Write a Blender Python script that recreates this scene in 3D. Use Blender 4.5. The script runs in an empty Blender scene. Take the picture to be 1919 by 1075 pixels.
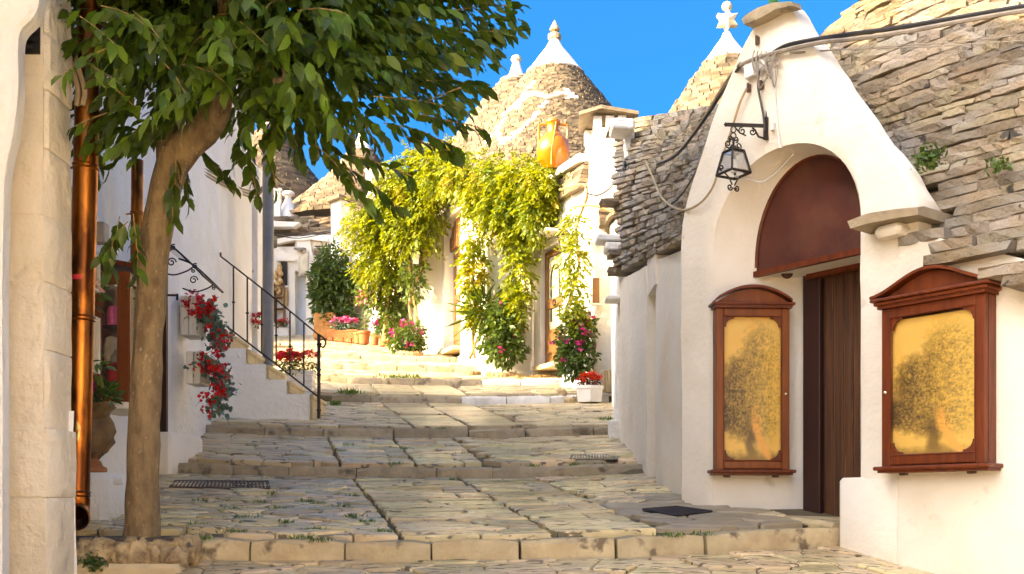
import bpy, bmesh, math, random
import numpy as np
from mathutils import Vector, Matrix, Euler, noise
R = random.Random(7)
NP = np.random.default_rng(7)
rad = math.radians
sc = bpy.context.scene
COL = sc.collection

# ------------------------------------------------------------------ camera, sky, sun, exposure
F, HZ, CX = 1950.0, 947.0, 960.0          # focal length in pixels of the 1919 px wide photograph, eye-level row, centre column
cam_d = bpy.data.cameras.new('camera')
cam = bpy.data.objects.new('camera', cam_d)
COL.objects.link(cam)
sc.camera = cam
cam.location = (0, 0, 0)
cam.rotation_euler = (rad(90), 0, 0)
cam_d.sensor_fit = 'HORIZONTAL'
cam_d.sensor_width = 36
cam_d.lens = 36 * F / 1919
cam_d.shift_y = (HZ - 537.5) / 1919
cam_d.clip_start = 0.05
cam_d.clip_end = 2000

SUN_EL, SUN_AZ = 29.0, 24.0               # elevation; angle behind the picture plane, sun on the left
w = bpy.data.worlds.new('World')
sc.world = w
w.use_nodes = True
nt = w.node_tree
bg = nt.nodes['Background']
sky = nt.nodes.new('ShaderNodeTexSky')
sky.sky_type = 'NISHITA'
sky.sun_disc = False
sky.sun_elevation = rad(SUN_EL)
sky.sun_rotation = rad(270 - SUN_AZ)
sky.altitude = 0
sky.air_density = 0.5
sky.dust_density = 10.0
sky.ozone_density = 6.5
hsv = nt.nodes.new('ShaderNodeHueSaturation')
hsv.inputs['Saturation'].default_value = 1.5
nt.links.new(sky.outputs[0], hsv.inputs['Color'])
nt.links.new(hsv.outputs[0], bg.inputs[0])
bg.inputs[1].default_value = 0.15

sd = bpy.data.lights.new('sun', 'SUN')
sun = bpy.data.objects.new('sun', sd)
COL.objects.link(sun)
sd.energy = 2.1
sd.angle = rad(0.5)
sd.color = (1.0, 0.80, 0.52)
to_sun = Vector((-math.cos(rad(SUN_EL)) * math.cos(rad(SUN_AZ)), -math.cos(rad(SUN_EL)) * math.sin(rad(SUN_AZ)), math.sin(rad(SUN_EL))))
sun.rotation_euler = to_sun.to_track_quat('Z', 'Y').to_euler()
sun.location = (-20, -10, 20)

vs = sc.view_settings
vs.view_transform = 'Standard'
vs.look = 'None'
vs.gamma = 1
vs.use_curve_mapping = False
vs.exposure = 2.75
vs.use_white_balance = True
vs.white_balance_temperature = 10200
vs.white_balance_tint = 5
sc.cycles.max_bounces = 8
sc.cycles.diffuse_bounces = 5
sc.cycles.transparent_max_bounces = 16
sc.cycles.caustics_reflective = False
sc.cycles.caustics_refractive = False

# ------------------------------------------------------------------ helpers
def P(px, py, Y):
    return Vector(((px - CX) * Y / F, Y, (HZ - py) * Y / F))

def lerp(a, b, t):
    return a + (b - a) * t

W = {}                                    # world position of every object that has children
def link(o, name, parent, loc=(0, 0, 0)):
    COL.objects.link(o)
    W[o] = Vector(loc)
    o.location = Vector(loc) - (W[parent] if parent else Vector((0, 0, 0)))
    o.parent = parent
    return o

def tag(o, label=None, cat=None, group=None, kind=None):
    if label: o['label'] = label
    if cat: o['category'] = cat
    if group: o['group'] = group
    if kind: o['kind'] = kind
    return o

def thing(name, label, cat, loc, group=None):
    o = bpy.data.objects.new(name, None)
    o.empty_display_size = 0.1
    link(o, name, None, loc)
    return tag(o, label, cat, group)

def inst(name, mesh, parent, loc, rot=(0, 0, 0), scale=(1, 1, 1)):
    o = bpy.data.objects.new(name, mesh)
    link(o, name, parent, loc)
    o.rotation_euler = rot
    o.scale = scale
    return o

def dup(root, delta, label=None, rz=0):
    r = root.copy(); COL.objects.link(r)
    W[r] = W[root] + Vector(delta); r.location = W[r]; r.rotation_euler = (0, 0, rz)
    if label: r['label'] = label
    for ch in list(root.children):
        c = ch.copy(); COL.objects.link(c); c.parent = r
        for g in ch.children:
            d = g.copy(); COL.objects.link(d); d.parent = c
    return r

class MB:
    def __init__(s):
        s.v = []; s.f = []; s.mi = []
    def add(s, vs, fs, mi=0):
        b = len(s.v)
        s.v.extend([tuple(x) for x in vs])
        for f in fs:
            s.f.append(tuple(i + b for i in f)); s.mi.append(mi)
        return s
    def box(s, c, size, rot=None, mi=0, bev=0.0):
        hx, hy, hz = size[0] / 2, size[1] / 2, size[2] / 2
        c = Vector(c)
        m = rot if isinstance(rot, Matrix) else (Euler(rot).to_matrix() if rot else Matrix.Identity(3))
        if bev <= 0:
            vs = [c + m @ Vector((x * hx, y * hy, z * hz)) for z in (-1, 1) for x, y in ((-1, -1), (1, -1), (1, 1), (-1, 1))]
            return s.add(vs, [(3, 2, 1, 0), (4, 5, 6, 7), (0, 1, 5, 4), (1, 2, 6, 5), (2, 3, 7, 6), (3, 0, 4, 7)], mi)
        b = min(bev, hx * .9, hy * .9, hz * .9)
        vs = []; 
        def ring(ix, iy, z):
            return [c + m @ Vector(p + (z,)) for p in ((-ix + b, -iy), (ix - b, -iy), (ix, -iy + b), (ix, iy - b), (ix - b, iy), (-ix + b, iy), (-ix, iy - b), (-ix, -iy + b))]
        rings = [ring(hx - b * .6, hy - b * .6, -hz), ring(hx, hy, -hz + b), ring(hx, hy, hz - b), ring(hx - b * .6, hy - b * .6, hz)]
        for r in rings: vs += r
        fs = [tuple(range(7, -1, -1)), tuple(range(24, 32))]
        for k in range(3):
            for i in range(8):
                fs.append((k * 8 + i, k * 8 + (i + 1) % 8, k * 8 + 8 + (i + 1) % 8, k * 8 + 8 + i))
        return s.add(vs, fs, mi)
    def tube(s, pts, r, n=8, mi=0, cap=True, jit=0):
        pts = [Vector(p) for p in pts]
        rs = r if hasattr(r, '__len__') else [r] * len(pts)
        b = len(s.v)
        prev = None
        for i, p in enumerate(pts):
            d = (pts[min(i + 1, len(pts) - 1)] - pts[max(i - 1, 0)])
            if d.length < 1e-9: d = Vector((0, 0, 1))
            d.normalize()
            if prev is None:
                a = Vector((0, 0, 1)) if abs(d.z) < .9 else Vector((1, 0, 0))
                x = d.cross(a).normalized()
            else:
                x = (prev - d * prev.dot(d))
                x = x.normalized() if x.length > 1e-6 else d.orthogonal().normalized()
            prev = x
            y = d.cross(x)
            for k in range(n):
                q = 2 * math.pi * k / n
                rr = rs[i]
                if jit:
                    u = x * math.cos(q) + y * math.sin(q)
                    rr *= 1 + jit * noise.noise((p + u * .25) * 5)
                s.v.append(tuple(p + (x * math.cos(q) + y * math.sin(q)) * rr))
        for i in range(len(pts) - 1):
            for k in range(n):
                s.f.append((b + i * n + k, b + i * n + (k + 1) % n, b + i * n + n + (k + 1) % n, b + i * n + n + k)); s.mi.append(mi)
        if cap:
            s.f.append(tuple(b + k for k in range(n - 1, -1, -1))); s.mi.append(mi)
            e = b + (len(pts) - 1) * n
            s.f.append(tuple(e + k for k in range(n))); s.mi.append(mi)
        return s
    def lathe(s, prof, c, n=20, mi=0, sx=1, sy=1, cap=True):
        b = len(s.v); c = Vector(c)
        for r_, z in prof:
            for k in range(n):
                q = 2 * math.pi * k / n
                s.v.append((c.x + r_ * sx * math.cos(q), c.y + r_ * sy * math.sin(q), c.z + z))
        for i in range(len(prof) - 1):
            for k in range(n):
                s.f.append((b + i * n + k, b + i * n + (k + 1) % n, b + i * n + n + (k + 1) % n, b + i * n + n + k)); s.mi.append(mi)
        if cap:
            s.f.append(tuple(b + k for k in range(n - 1, -1, -1))); s.mi.append(mi)
            e = b + (len(prof) - 1) * n
            s.f.append(tuple(e + k for k in range(n))); s.mi.append(mi)
        return s
    def prism(s, poly, off, mi=0):            # polygon (3D points) extruded by the vector off
        n = len(poly); off = Vector(off)
        vs = [Vector(p) for p in poly] + [Vector(p) + off for p in poly]
        fs = [tuple(range(n)), tuple(range(2 * n - 1, n - 1, -1))] + [(i, i + n, (i + 1) % n + n, (i + 1) % n) for i in range(n)]
        return s.add(vs, fs, mi)
    def loft(s, rows, mi=0, close=False):      # rows of equal length
        n = len(rows[0]); b = len(s.v)
        for r_ in rows: s.v.extend([tuple(p) for p in r_])
        for i in range(len(rows) - 1):
            for k in range(n if close else n - 1):
                s.f.append((b + i * n + k, b + i * n + (k + 1) % n, b + (i + 1) * n + (k + 1) % n, b + (i + 1) * n + k)); s.mi.append(mi)
        return s
    def mesh(s, name, mats, smooth=False, fix=True):
        me = bpy.data.meshes.new(name)
        me.from_pydata(s.v, [], s.f)
        for m in (mats if isinstance(mats, (list, tuple)) else [mats]): me.materials.append(m)
        if any(s.mi): me.polygons.foreach_set('material_index', s.mi)
        if fix:
            bm = bmesh.new(); bm.from_mesh(me)
            bmesh.ops.recalc_face_normals(bm, faces=bm.faces)
            bm.to_mesh(me); bm.free()
        if smooth == 'auto':
            me.polygons.foreach_set('use_smooth', [True] * len(me.polygons))
            me.set_sharp_from_angle(angle=rad(38))
        elif smooth:
            me.polygons.foreach_set('use_smooth', [True] * len(me.polygons))
        me.update()
        return me
    def build(s, name, mats, parent=None, smooth=False, loc=(0, 0, 0), fix=True):
        """verts are in world space; loc is the object's origin (world)"""
        if loc != (0, 0, 0):
            l = Vector(loc); s.v = [tuple(Vector(p) - l) for p in s.v]
        o = bpy.data.objects.new(name, s.mesh(name, mats, smooth, fix))
        return link(o, name, parent, loc)

def np_mesh(name, verts, quads, mat, smooth=False, tris=None):
    me = bpy.data.meshes.new(name)
    nv = len(verts); nq = len(quads); ntr = 0 if tris is None else len(tris)
    me.vertices.add(nv); me.vertices.foreach_set('co', np.asarray(verts, dtype=np.float32).ravel())
    lp = np.asarray(quads, dtype=np.int32).ravel()
    ls = np.arange(nq, dtype=np.int32) * 4
    if ntr:
        lp = np.concatenate([lp, np.asarray(tris, dtype=np.int32).ravel()])
        ls = np.concatenate([ls, nq * 4 + np.arange(ntr, dtype=np.int32) * 3])
    me.loops.add(len(lp)); me.loops.foreach_set('vertex_index', lp)
    me.polygons.add(nq + ntr); me.polygons.foreach_set('loop_start', ls)
    if smooth: me.polygons.foreach_set('use_smooth', np.ones(nq + ntr, dtype=bool))
    me.materials.append(mat)
    me.update(calc_edges=True); me.validate()
    return me

# ------------------------------------------------------------------ materials
def _n(t, k, **kw):
    n = t.nodes.new(k)
    for a, b in kw.items(): setattr(n, a, b)
    return n
def _mixc(t, fac, a, b, mode='MIX'):
    m = _n(t, 'ShaderNodeMix', data_type='RGBA', blend_type=mode)
    for s_, v in ((0, fac), (6, a), (7, b)):
        if hasattr(v, 'is_output'): t.links.new(v, m.inputs[s_])
        elif s_ == 0: m.inputs[0].default_value = v
        else: m.inputs[s_].default_value = (*v, 1)
    return m.outputs[2]
def _math(t, op, a, b=None, clamp=False):
    m = _n(t, 'ShaderNodeMath', operation=op, use_clamp=clamp)
    for i, v in ((0, a), (1, b)):
        if v is None: continue
        if hasattr(v, 'is_output'): t.links.new(v, m.inputs[i])
        else: m.inputs[i].default_value = v
    return m.outputs[0]
def _noise(t, vec, scale, detail=4, rough=.55):
    n = _n(t, 'ShaderNodeTexNoise'); n.inputs['Scale'].default_value = scale; n.inputs['Detail'].default_value = detail; n.inputs['Roughness'].default_value = rough
    t.links.new(vec, n.inputs['Vector'])
    return n.outputs['Fac']
def _ramp(t, fac, lo, hi):
    m = _n(t, 'ShaderNodeMapRange'); m.inputs[1].default_value = lo; m.inputs[2].default_value = hi
    t.links.new(fac, m.inputs[0]); return m.outputs[0]

def M(name, c1, c2=None, rough=.75, scale=6, lo=.35, hi=.65, bump=.3, bscale=40, stretch=(1, 1, 1), vary=0, by='island', metal=0,
      spots=None, coat=0, transl=0, spec=.5, big=None, bdist=.01, rnoise=0, hue=0, tcol=None):
    m = bpy.data.materials.new(name); m.use_nodes = True
    t = m.node_tree; p = t.nodes['Principled BSDF']
    geo = _n(t, 'ShaderNodeNewGeometry')
    mp = _n(t, 'ShaderNodeMapping'); mp.inputs['Scale'].default_value = stretch
    t.links.new(geo.outputs['Position'], mp.inputs['Vector'])
    vec = mp.outputs[0]
    nz = _noise(t, vec, scale)
    col = _mixc(t, _ramp(t, nz, lo, hi), c1, c2 or tuple(x * .75 for x in c1))
    if big:                                   # (colour, scale, lo, hi): broad patches
        col = _mixc(t, _ramp(t, _noise(t, vec, big[1], 5), big[2], big[3]), col, big[0])
    if spots:                                 # (colour, scale, lo, hi): small stains, lichen
        col = _mixc(t, _ramp(t, _noise(t, vec, spots[1], 3), spots[2], spots[3]), col, spots[0])
    if vary or hue:
        h = _n(t, 'ShaderNodeHueSaturation')
        if by == 'island': rnd = geo.outputs['Random Per Island']
        else:
            oi = _n(t, 'ShaderNodeObjectInfo'); rnd = oi.outputs['Random']
        t.links.new(_math(t, 'ADD', _math(t, 'MULTIPLY', rnd, 2 * vary), 1 - vary), h.inputs['Value'])
        if hue:
            r2 = _math(t, 'FRACT', _math(t, 'MULTIPLY', rnd, 7.31))
            t.links.new(_math(t, 'ADD', _math(t, 'MULTIPLY', r2, 2 * hue), .5 - hue), h.inputs['Hue'])
        t.links.new(col, h.inputs['Color']); col = h.outputs[0]
    t.links.new(col, p.inputs['Base Color'])
    p.inputs['Roughness'].default_value = rough
    if rnoise:
        t.links.new(_math(t, 'ADD', _math(t, 'MULTIPLY', _noise(t, vec, bscale * .5), rnoise * 2), rough - rnoise, True), p.inputs['Roughness'])
    p.inputs['Metallic'].default_value = metal
    p.inputs['Specular IOR Level'].default_value = spec
    if coat:
        p.inputs['Coat Weight'].default_value = coat; p.inputs['Coat Roughness'].default_value = .15
    if bump:
        b = _n(t, 'ShaderNodeBump'); b.inputs['Strength'].default_value = bump; b.inputs['Distance'].default_value = bdist
        hgt = _math(t, 'ADD', _noise(t, vec, bscale, 6, .6), _math(t, 'MULTIPLY', _noise(t, vec, bscale * .22, 3), 1.5))
        t.links.new(hgt, b.inputs['Height']); t.links.new(b.outputs[0], p.inputs['Normal'])
    if transl:
        tr = _n(t, 'ShaderNodeBsdfTranslucent'); t.links.new(_mixc(t, .5, col, tcol, 'MIX') if tcol else col, tr.inputs['Color'])
        mx = _n(t, 'ShaderNodeMixShader'); mx.inputs[0].default_value = transl
        t.links.new(p.outputs[0], mx.inputs[1]); t.links.new(tr.outputs[0], mx.inputs[2])
        t.links.new(mx.outputs[0], t.nodes['Material Output'].inputs['Surface'])
    return m

m_plaster = M('limewash_plaster', (.80, .735, .64), (.73, .655, .55), .85, 1.6, .35, .68, .7, 16, spots=((.58, .50, .40), 4.5, .66, .78), big=((.68, .56, .42), .9, .56, .80), bdist=.012)
m_plaster_b = M('limewash_plaster_rough', (.88, .85, .80), (.82, .77, .70), .9, 2.5, .35, .7, 1.2, 14, spots=((.48, .43, .38), 7, .68, .78), bdist=.02)
m_plaster_far = M('limewash_plaster_far', (.82, .78, .71), (.74, .68, .6), .85, 1.5, .4, .7, .6, 9, bdist=.03)
m_pier = M('limewashed_stone', (.78, .66, .49), (.84, .74, .59), .9, 2.2, .3, .7, 1.2, 13, big=((.62, .46, .30), 1.2, .6, .85), bdist=.025)
m_roof = M('roof_limestone', (.29, .22, .14), (.20, .155, .105), .9, 5, .3, .7, 1.0, 34, vary=.28, by='obj', spots=((.07, .06, .05), 7, .655, .675), big=((.26, .235, .205), 1.9, .45, .65), bdist=.02, hue=.012)
m_roof_isl = M('roof_limestone_small', (.205, .148, .09), (.13, .10, .07), .9, 5, .3, .7, .6, 20, vary=.45, spots=((.13, .11, .09), 6, .66, .74), bdist=.02, hue=.012)
m_roof_core = M('roof_core', (.07, .055, .04), None, .95, bump=.4)
m_paint_stone = M('white_painted_stone', (.80, .78, .73), (.66, .62, .56), .9, 9, .4, .7, .5, 20)
m_cap = M('white_cap', (.83, .81, .77), (.76, .72, .66), .85, 3, .4, .7, .5, 12, bdist=.03)
m_pinn = M('pinnacle_stone', (.55, .42, .25), (.33, .26, .17), .9, 9, .4, .62, .7, 22)
m_pinn_w = M('pinnacle_white', (.72, .58, .38), (.62, .52, .38), .9, 9, .4, .62, .6, 22)
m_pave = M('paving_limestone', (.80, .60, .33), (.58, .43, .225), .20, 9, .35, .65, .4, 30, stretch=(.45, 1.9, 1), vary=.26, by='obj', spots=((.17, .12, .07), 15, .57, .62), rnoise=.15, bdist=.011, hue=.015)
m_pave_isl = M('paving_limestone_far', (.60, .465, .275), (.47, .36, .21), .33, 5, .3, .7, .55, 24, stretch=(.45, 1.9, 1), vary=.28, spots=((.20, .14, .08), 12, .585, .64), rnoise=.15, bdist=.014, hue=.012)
m_slabdark = M('worn_grey_paving', (.40, .31, .20), (.31, .24, .155), .5, 4, .3, .7, .4, 25, vary=.1, by='obj', rnoise=.12)
m_kerb = M('kerb_stone', (.60, .47, .27), (.46, .34, .19), .85, 7, .3, .65, .8, 26, vary=.1, by='obj', spots=((.19, .13, .075), 6, .61, .70), bdist=.015)
m_kerb_g = M('kerb_stone_worn', (.45, .36, .24), (.34, .265, .175), .85, 7, .3, .65, .8, 26, vary=.15, by='obj', spots=((.15, .115, .075), 5, .58, .7), bdist=.015)
m_kerb_w = M('kerb_stone_whitewashed', (.76, .73, .68), (.62, .57, .5), .85, 8, .4, .7, .5, 20, spots=((.3, .25, .18), 7, .66, .75))
m_bounce_flags = M('bounce_flagstones', (.55, .46, .33), (.44, .36, .25), .6, 2, bump=.4)
m_dirt = M('joint_earth', (.19, .135, .075), (.11, .09, .05), .95, 8, bump=.6, spots=((.05, .075, .02), 3, .58, .66))
m_soil = M('planter_soil', (.06, .05, .045), (.10, .08, .06), .95, 20, bump=.9, bscale=60)
m_rubble = M('tufa_rubble', (.60, .43, .22), (.30, .20, .11), .9, 9, .38, .6, 1, 26, spots=((.13, .1, .07), 10, .6, .68), bdist=.03, vary=.15, by='obj')
m_wood_red = M('mahogany', (.17, .034, .008), (.095, .017, .005), .45, 5, .3, .7, .15, 30, stretch=(5, 5, .5), coat=.08, spec=.3)
m_wood_orange = M('mahogany_light', (.25, .065, .012), (.15, .034, .008), .45, 5, .3, .7, .15, 30, stretch=(4, 4, .6), coat=.08, spec=.3)
m_wood_door = M('dark_door_wood', (.11, .036, .011), (.035, .012, .005), .55, 4, .3, .7, .35, 30, stretch=(9, 9, .4), spots=((.2, .1, .04), 5, .66, .74), vary=.2, by='obj')
m_wood_smooth = M('dark_brown_paint', (.040, .011, .007), (.03, .009, .006), .5, 3, bump=.05)
m_groove = M('door_groove_wood', (.24, .10, .028), (.14, .06, .016), .5, 6, bump=.1, stretch=(3, 3, .5))
m_transom = M('oxblood_board', (.105, .023, .012), (.06, .015, .010), .45, 4, .3, .7, .15, 15, big=((.13, .045, .022), 2.3, .5, .75), rnoise=.12)
m_door_b = M('brown_door', (.24, .105, .035), (.17, .07, .024), .55, 5, .3, .7, .2, 20, stretch=(5, 5, .5))
m_glass_fill = None
m_iron = M('wrought_iron', (.028, .022, .019), (.05, .03, .02), .55, 20, bump=.3, bscale=80, metal=.4)
m_rust = M('rusty_iron', (.13, .07, .045), (.08, .05, .04), .8, 15, bump=.3, bscale=60)
m_grate = M('dark_grate', (.035, .028, .026), None, .7, bump=.2)
m_copper = M('aged_copper', (.50, .155, .032), (.13, .04, .014), .36, 9, .40, .60, .12, 20, metal=1, stretch=(1, 1, .35), spots=((.42, .26, .10), 13, .66, .7), rnoise=.06)
m_copper_d = M('copper_inside', (.12, .05, .03), None, .5, metal=.6)
m_bark = M('ficus_bark', (.31, .205, .10), (.17, .11, .055), .85, 11, .35, .62, 1.0, 40, stretch=(1.2, 1.2, .5), spots=((.40, .31, .18), 42, .64, .70), big=((.17, .10, .045), 11, .55, .68), bdist=.02)
m_twig = M('twig', (.42, .26, .10), (.3, .18, .07), .8, bump=.2)
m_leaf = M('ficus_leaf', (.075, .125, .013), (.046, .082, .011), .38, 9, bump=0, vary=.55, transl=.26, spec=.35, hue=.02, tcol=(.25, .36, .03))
m_leaf_lit = M('ficus_leaf_lit', (.13, .22, .02), (.08, .145, .016), .36, 9, bump=0, vary=.45, by='obj', transl=.34, spec=.4, hue=.02, tcol=(.25, .36, .03))  # lighter copy for front leaves: the light on them is put into the colour
m_vine = M('wisteria_leaf', (.25, .27, .014), (.10, .17, .014), .5, 1.6, .35, .65, 0, vary=.35, transl=.35, big=((.42, .24, .025), 1.1, .58, .72), hue=.015, tcol=(.62, .58, .03))
m_vine_g = M('creeper_leaf', (.10, .15, .02), (.06, .10, .018), .5, 3, bump=0, vary=.4, transl=.28, hue=.015, tcol=(.25, .36, .03))
m_bush_d = M('dark_creeper_leaf', (.045, .085, .018), (.03, .06, .014), .5, 3, bump=0, vary=.45, transl=.2, hue=.015, tcol=(.25, .36, .03))
m_bush = M('shrub_leaf', (.075, .13, .02), (.05, .09, .018), .5, 3, bump=0, vary=.45, transl=.25, hue=.015, tcol=(.25, .36, .03))
m_gleaf = M('grey_green_leaf', (.16, .24, .18), (.10, .17, .12), .6, 6, bump=0, vary=.3, transl=.1)
m_grass = M('weed_blades', (.10, .19, .02), (.07, .13, .018), .6, 6, bump=0, vary=.35, transl=.25, tcol=(.25, .36, .03))
m_red = M('red_petals', (.8, .015, .02), (.65, .01, .02), .6, 9, bump=0, vary=.3, transl=.1)
m_orange = M('orange_red_petals', (.72, .06, .012), (.6, .03, .01), .6, 9, bump=0, vary=.3)
m_mag = M('magenta_petals', (.62, .02, .22), (.5, .02, .16), .6, 9, bump=0, vary=.3)
m_pink = M('pink_petals', (.75, .16, .33), (.7, .1, .3), .6, 9, bump=0, vary=.3)
m_redleaf = M('bronze_leaf', (.16, .03, .02), (.1, .05, .02), .5, 9, bump=0, vary=.4)
m_terra = M('terracotta', (.45, .17, .065), (.36, .125, .045), .85, 8, bump=.3)
m_terra_o = M('wicker_terracotta', (.38, .17, .05), (.27, .11, .03), .85, 12, bump=.5)
m_whitepot = M('white_pot', (.80, .77, .72), (.72, .68, .62), .6, 6, bump=.15)
m_crate = M('white_wash_wood', (.80, .75, .67), (.66, .58, .48), .8, 6, .35, .7, .5, 30, stretch=(5, 5, .7), vary=.1, by='obj')
m_amph = M('honey_glazed_clay', (.52, .17, .008), (.42, .125, .006), .3, 4, bump=.1, coat=.3, spots=((.36, .12, .012), 6, .62, .7))
m_urn = M('urn_brown_stone', (.28, .16, .065), (.16, .085, .035), .8, 9, .35, .65, 1, 34, spots=((.55, .42, .26), 7, .68, .76), bdist=.02)
m_grey = M('grey_painted_metal', (.23, .22, .21), (.19, .18, .175), .5, 6, bump=.1)
m_cream = M('limestone_tread', (.62, .48, .28), (.52, .40, .24), .85, 8, bump=.5)
m_white = M('white_plastic', (.8, .78, .74), None, .5, bump=0)
m_cable_b = M('black_cable', (.022, .02, .02), None, .5, bump=0)
m_cable_g = M('grey_cable', (.30, .25, .20), (.22, .18, .14), .7, 12, bump=.2)
m_cable_t = M('tan_cable', (.45, .33, .18), (.35, .25, .14), .7, 12, bump=.2)
m_slabtop = M('chimney_slab', (.26, .2, .13), (.18, .14, .1), .9, 6, bump=.6)
m_greyslab = M('grey_shelf_stone', (.46, .42, .38), (.38, .34, .3), .85, 6, bump=.4)
m_bluewash = M('blue_white_wash', (.62, .67, .72), (.56, .6, .64), .85, 2, bump=.4, bscale=12)
m_tulle = M('pink_tulle', (.75, .42, .36), None, .8, bump=0, transl=.3)
m_ribbon = M('red_ribbon', (.6, .02, .03), None, .5, bump=0)
m_paper = M('old_paper', (.66, .50, .25), (.58, .42, .2), .8, 8, bump=.05)
m_plaque = M('plaque_cream', (.62, .56, .42), None, .7, bump=.1)
m_dark = M('dark_interior', (.025, .02, .018), None, .8, bump=0)
m_gourd = M('dried_gourd', (.56, .38, .18), (.45, .28, .12), .6, 9, vary=.25, bump=.2)
m_brass = M('brass_stud', (.7, .62, .45), None, .3, metal=1, bump=0)
m_redfab = M('red_felt', (.55, .02, .02), None, .8, bump=0)
m_strawhat = M('pale_felt', (.66, .55, .4), None, .85, bump=.2)
m_green_tile = M('green_glazed', (.02, .35, .12), None, .3, bump=0)
m_stump = M('weathered_plank', (.48, .37, .22), (.27, .20, .12), .9, 6, .35, .65, .8, 24, stretch=(8, 8, .6))

def glass_mat(name, tint=(1, 1, 1), refl=.5):
    m = bpy.data.materials.new(name); m.use_nodes = True
    t = m.node_tree; t.nodes.remove(t.nodes['Principled BSDF'])
    tr = _n(t, 'ShaderNodeBsdfTransparent'); tr.inputs[0].default_value = (*tint, 1)
    gl = _n(t, 'ShaderNodeBsdfGlossy'); gl.inputs['Roughness'].default_value = .02
    fr = _n(t, 'ShaderNodeFresnel'); fr.inputs['IOR'].default_value = 1.45
    mx = _n(t, 'ShaderNodeMixShader')
    t.links.new(_math(t, 'MULTIPLY', fr.outputs[0], refl, True), mx.inputs[0])
    t.links.new(tr.outputs[0], mx.inputs[1]); t.links.new(gl.outputs[0], mx.inputs[2])
    t.links.new(mx.outputs[0], t.nodes['Material Output'].inputs['Surface'])
    return m
m_glass = glass_mat('pane_glass', refl=.6)
m_frost = M('greenish_door_glass', (.50, .50, .34), (.40, .42, .30), .15, 3, bump=0, spec=.8)
m_poly = glass_mat('smoked_sheet', (.35, .28, .27), .8)

# ------------------------------------------------------------------ stone pieces
def stone_mesh(name, mat, seed, stations=3, jit=.10):
    """unit stone, x = length, y = depth, z = height, all -.5..+.5"""
    r = random.Random(seed); mb = MB(); rows = []
    for i in range(stations):
        x = -.5 + i / (stations - 1)
        end = i in (0, stations - 1)
        k = .93 if end else 1
        row = []
        for (y, z) in ((-.49, -.42), (-.46, -.5), (.4, -.5), (.5, -.3), (.5, .3), (.4, .5), (-.47, .5), (-.5, .42)):
            row.append(Vector((x + r.uniform(-.035, .035) * (2.2 if not end else 1), y * k + r.uniform(-jit, jit) * .9, z * (k if end else 1) + r.uniform(-jit, jit) * .55)))
        rows.append(row)
    mb.loft(rows, close=True)
    n = 8; e = (stations - 1) * n
    mb.f.append(tuple(range(n))); mb.mi.append(0)
    mb.f.append(tuple(e + i for i in range(n - 1, -1, -1))); mb.mi.append(0)
    return mb.mesh(name, mat)

def place_slabs(items, meshes, parent, most=300):
    """items: (mesh index, location, euler, scale); the ones that show largest are pieces of their own"""
    items = sorted(items, key=lambda q: -q[3][0] * q[3][2] / Vector(q[1]).length_squared)
    for k, l, e, s_ in items[:most]: inst('roof_slab', meshes[k], parent, l, e, s_)
    if len(items) > most:
        mb = MB()
        for k, l, e, s_ in items[most:]:
            m4 = Matrix.LocRotScale(Vector(l), Euler(e), Vector(s_)); me = meshes[k]
            mb.add([m4 @ v_.co for v_ in me.vertices], [tuple(p.vertices) for p in me.polygons])
        tag(mb.build('roof_slabs_rest', m_roof, parent, fix=False), kind='stuff')
def block_np(L, D, H, r, jit=.12):
    """eight jittered corners of a small block, centre at the origin"""
    c = []
    for z in (-.5, .5):
        for x, y in ((-.5, -.5), (.5, -.5), (.5, .5), (-.5, .5)):
            c.append((x * L + r.uniform(-jit, jit) * .05, y * D + r.uniform(-jit, jit) * D * .4, z * H + r.uniform(-jit, jit) * H))
    return c
BQ = [(3, 2, 1, 0), (4, 5, 6, 7), (0, 1, 5, 4), (1, 2, 6, 5), (2, 3, 7, 6), (3, 0, 4, 7)]

def cone_r(prof, z):
    for (z0, r0), (z1, r1) in zip(prof, prof[1:]):
        if z0 <= z <= z1: return lerp(r0, r1, (z - z0) / (z1 - z0))
    return prof[-1][1] if z > prof[-1][0] else prof[0][1]

def cone_stones(name, cx, cy, prof, course, parent, a0=0, a1=2 * math.pi, L=(.14, .3), depth=.2, painted=None, seed=1):
    r = random.Random(seed); mb = MB()
    z = prof[0][0]
    while z < prof[-1][0]:
        h = course * r.uniform(.7, 1.3)
        rr = cone_r(prof, z + h / 2)
        a = a0 + r.uniform(0, .2)
        while a < a1:
            l = r.uniform(*L); da = l / max(rr, .1)
            am = a + da / 2
            R_ = rr + r.uniform(-.016, .016) - depth / 2
            c = Vector((cx + R_ * math.cos(am), cy + R_ * math.sin(am), z + h / 2))
            m = Matrix.Rotation(am + math.pi / 2 + r.uniform(-.05, .05), 3, 'Z') @ Matrix.Rotation(r.uniform(-.035, .035), 3, 'Y')
            vs = [c + m @ Vector(p) for p in block_np(l * .95, depth, h * .86, r)]
            mi = 0
            if painted is not None:
                s = Vector((cx + rr * math.cos(am), cy + rr * math.sin(am), z + h / 2))
                if painted(s): mi = 1
            mb.add(vs, BQ, mi)
            a += da
        z += h
    o = mb.build(name, [m_roof_isl, m_paint_stone], parent, fix=False)
    return tag(o, kind='stuff')

# ------------------------------------------------------------------ uneven plaster walls
def nz3(p, s=1.0):
    return noise.noise(Vector(p) * s)

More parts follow.
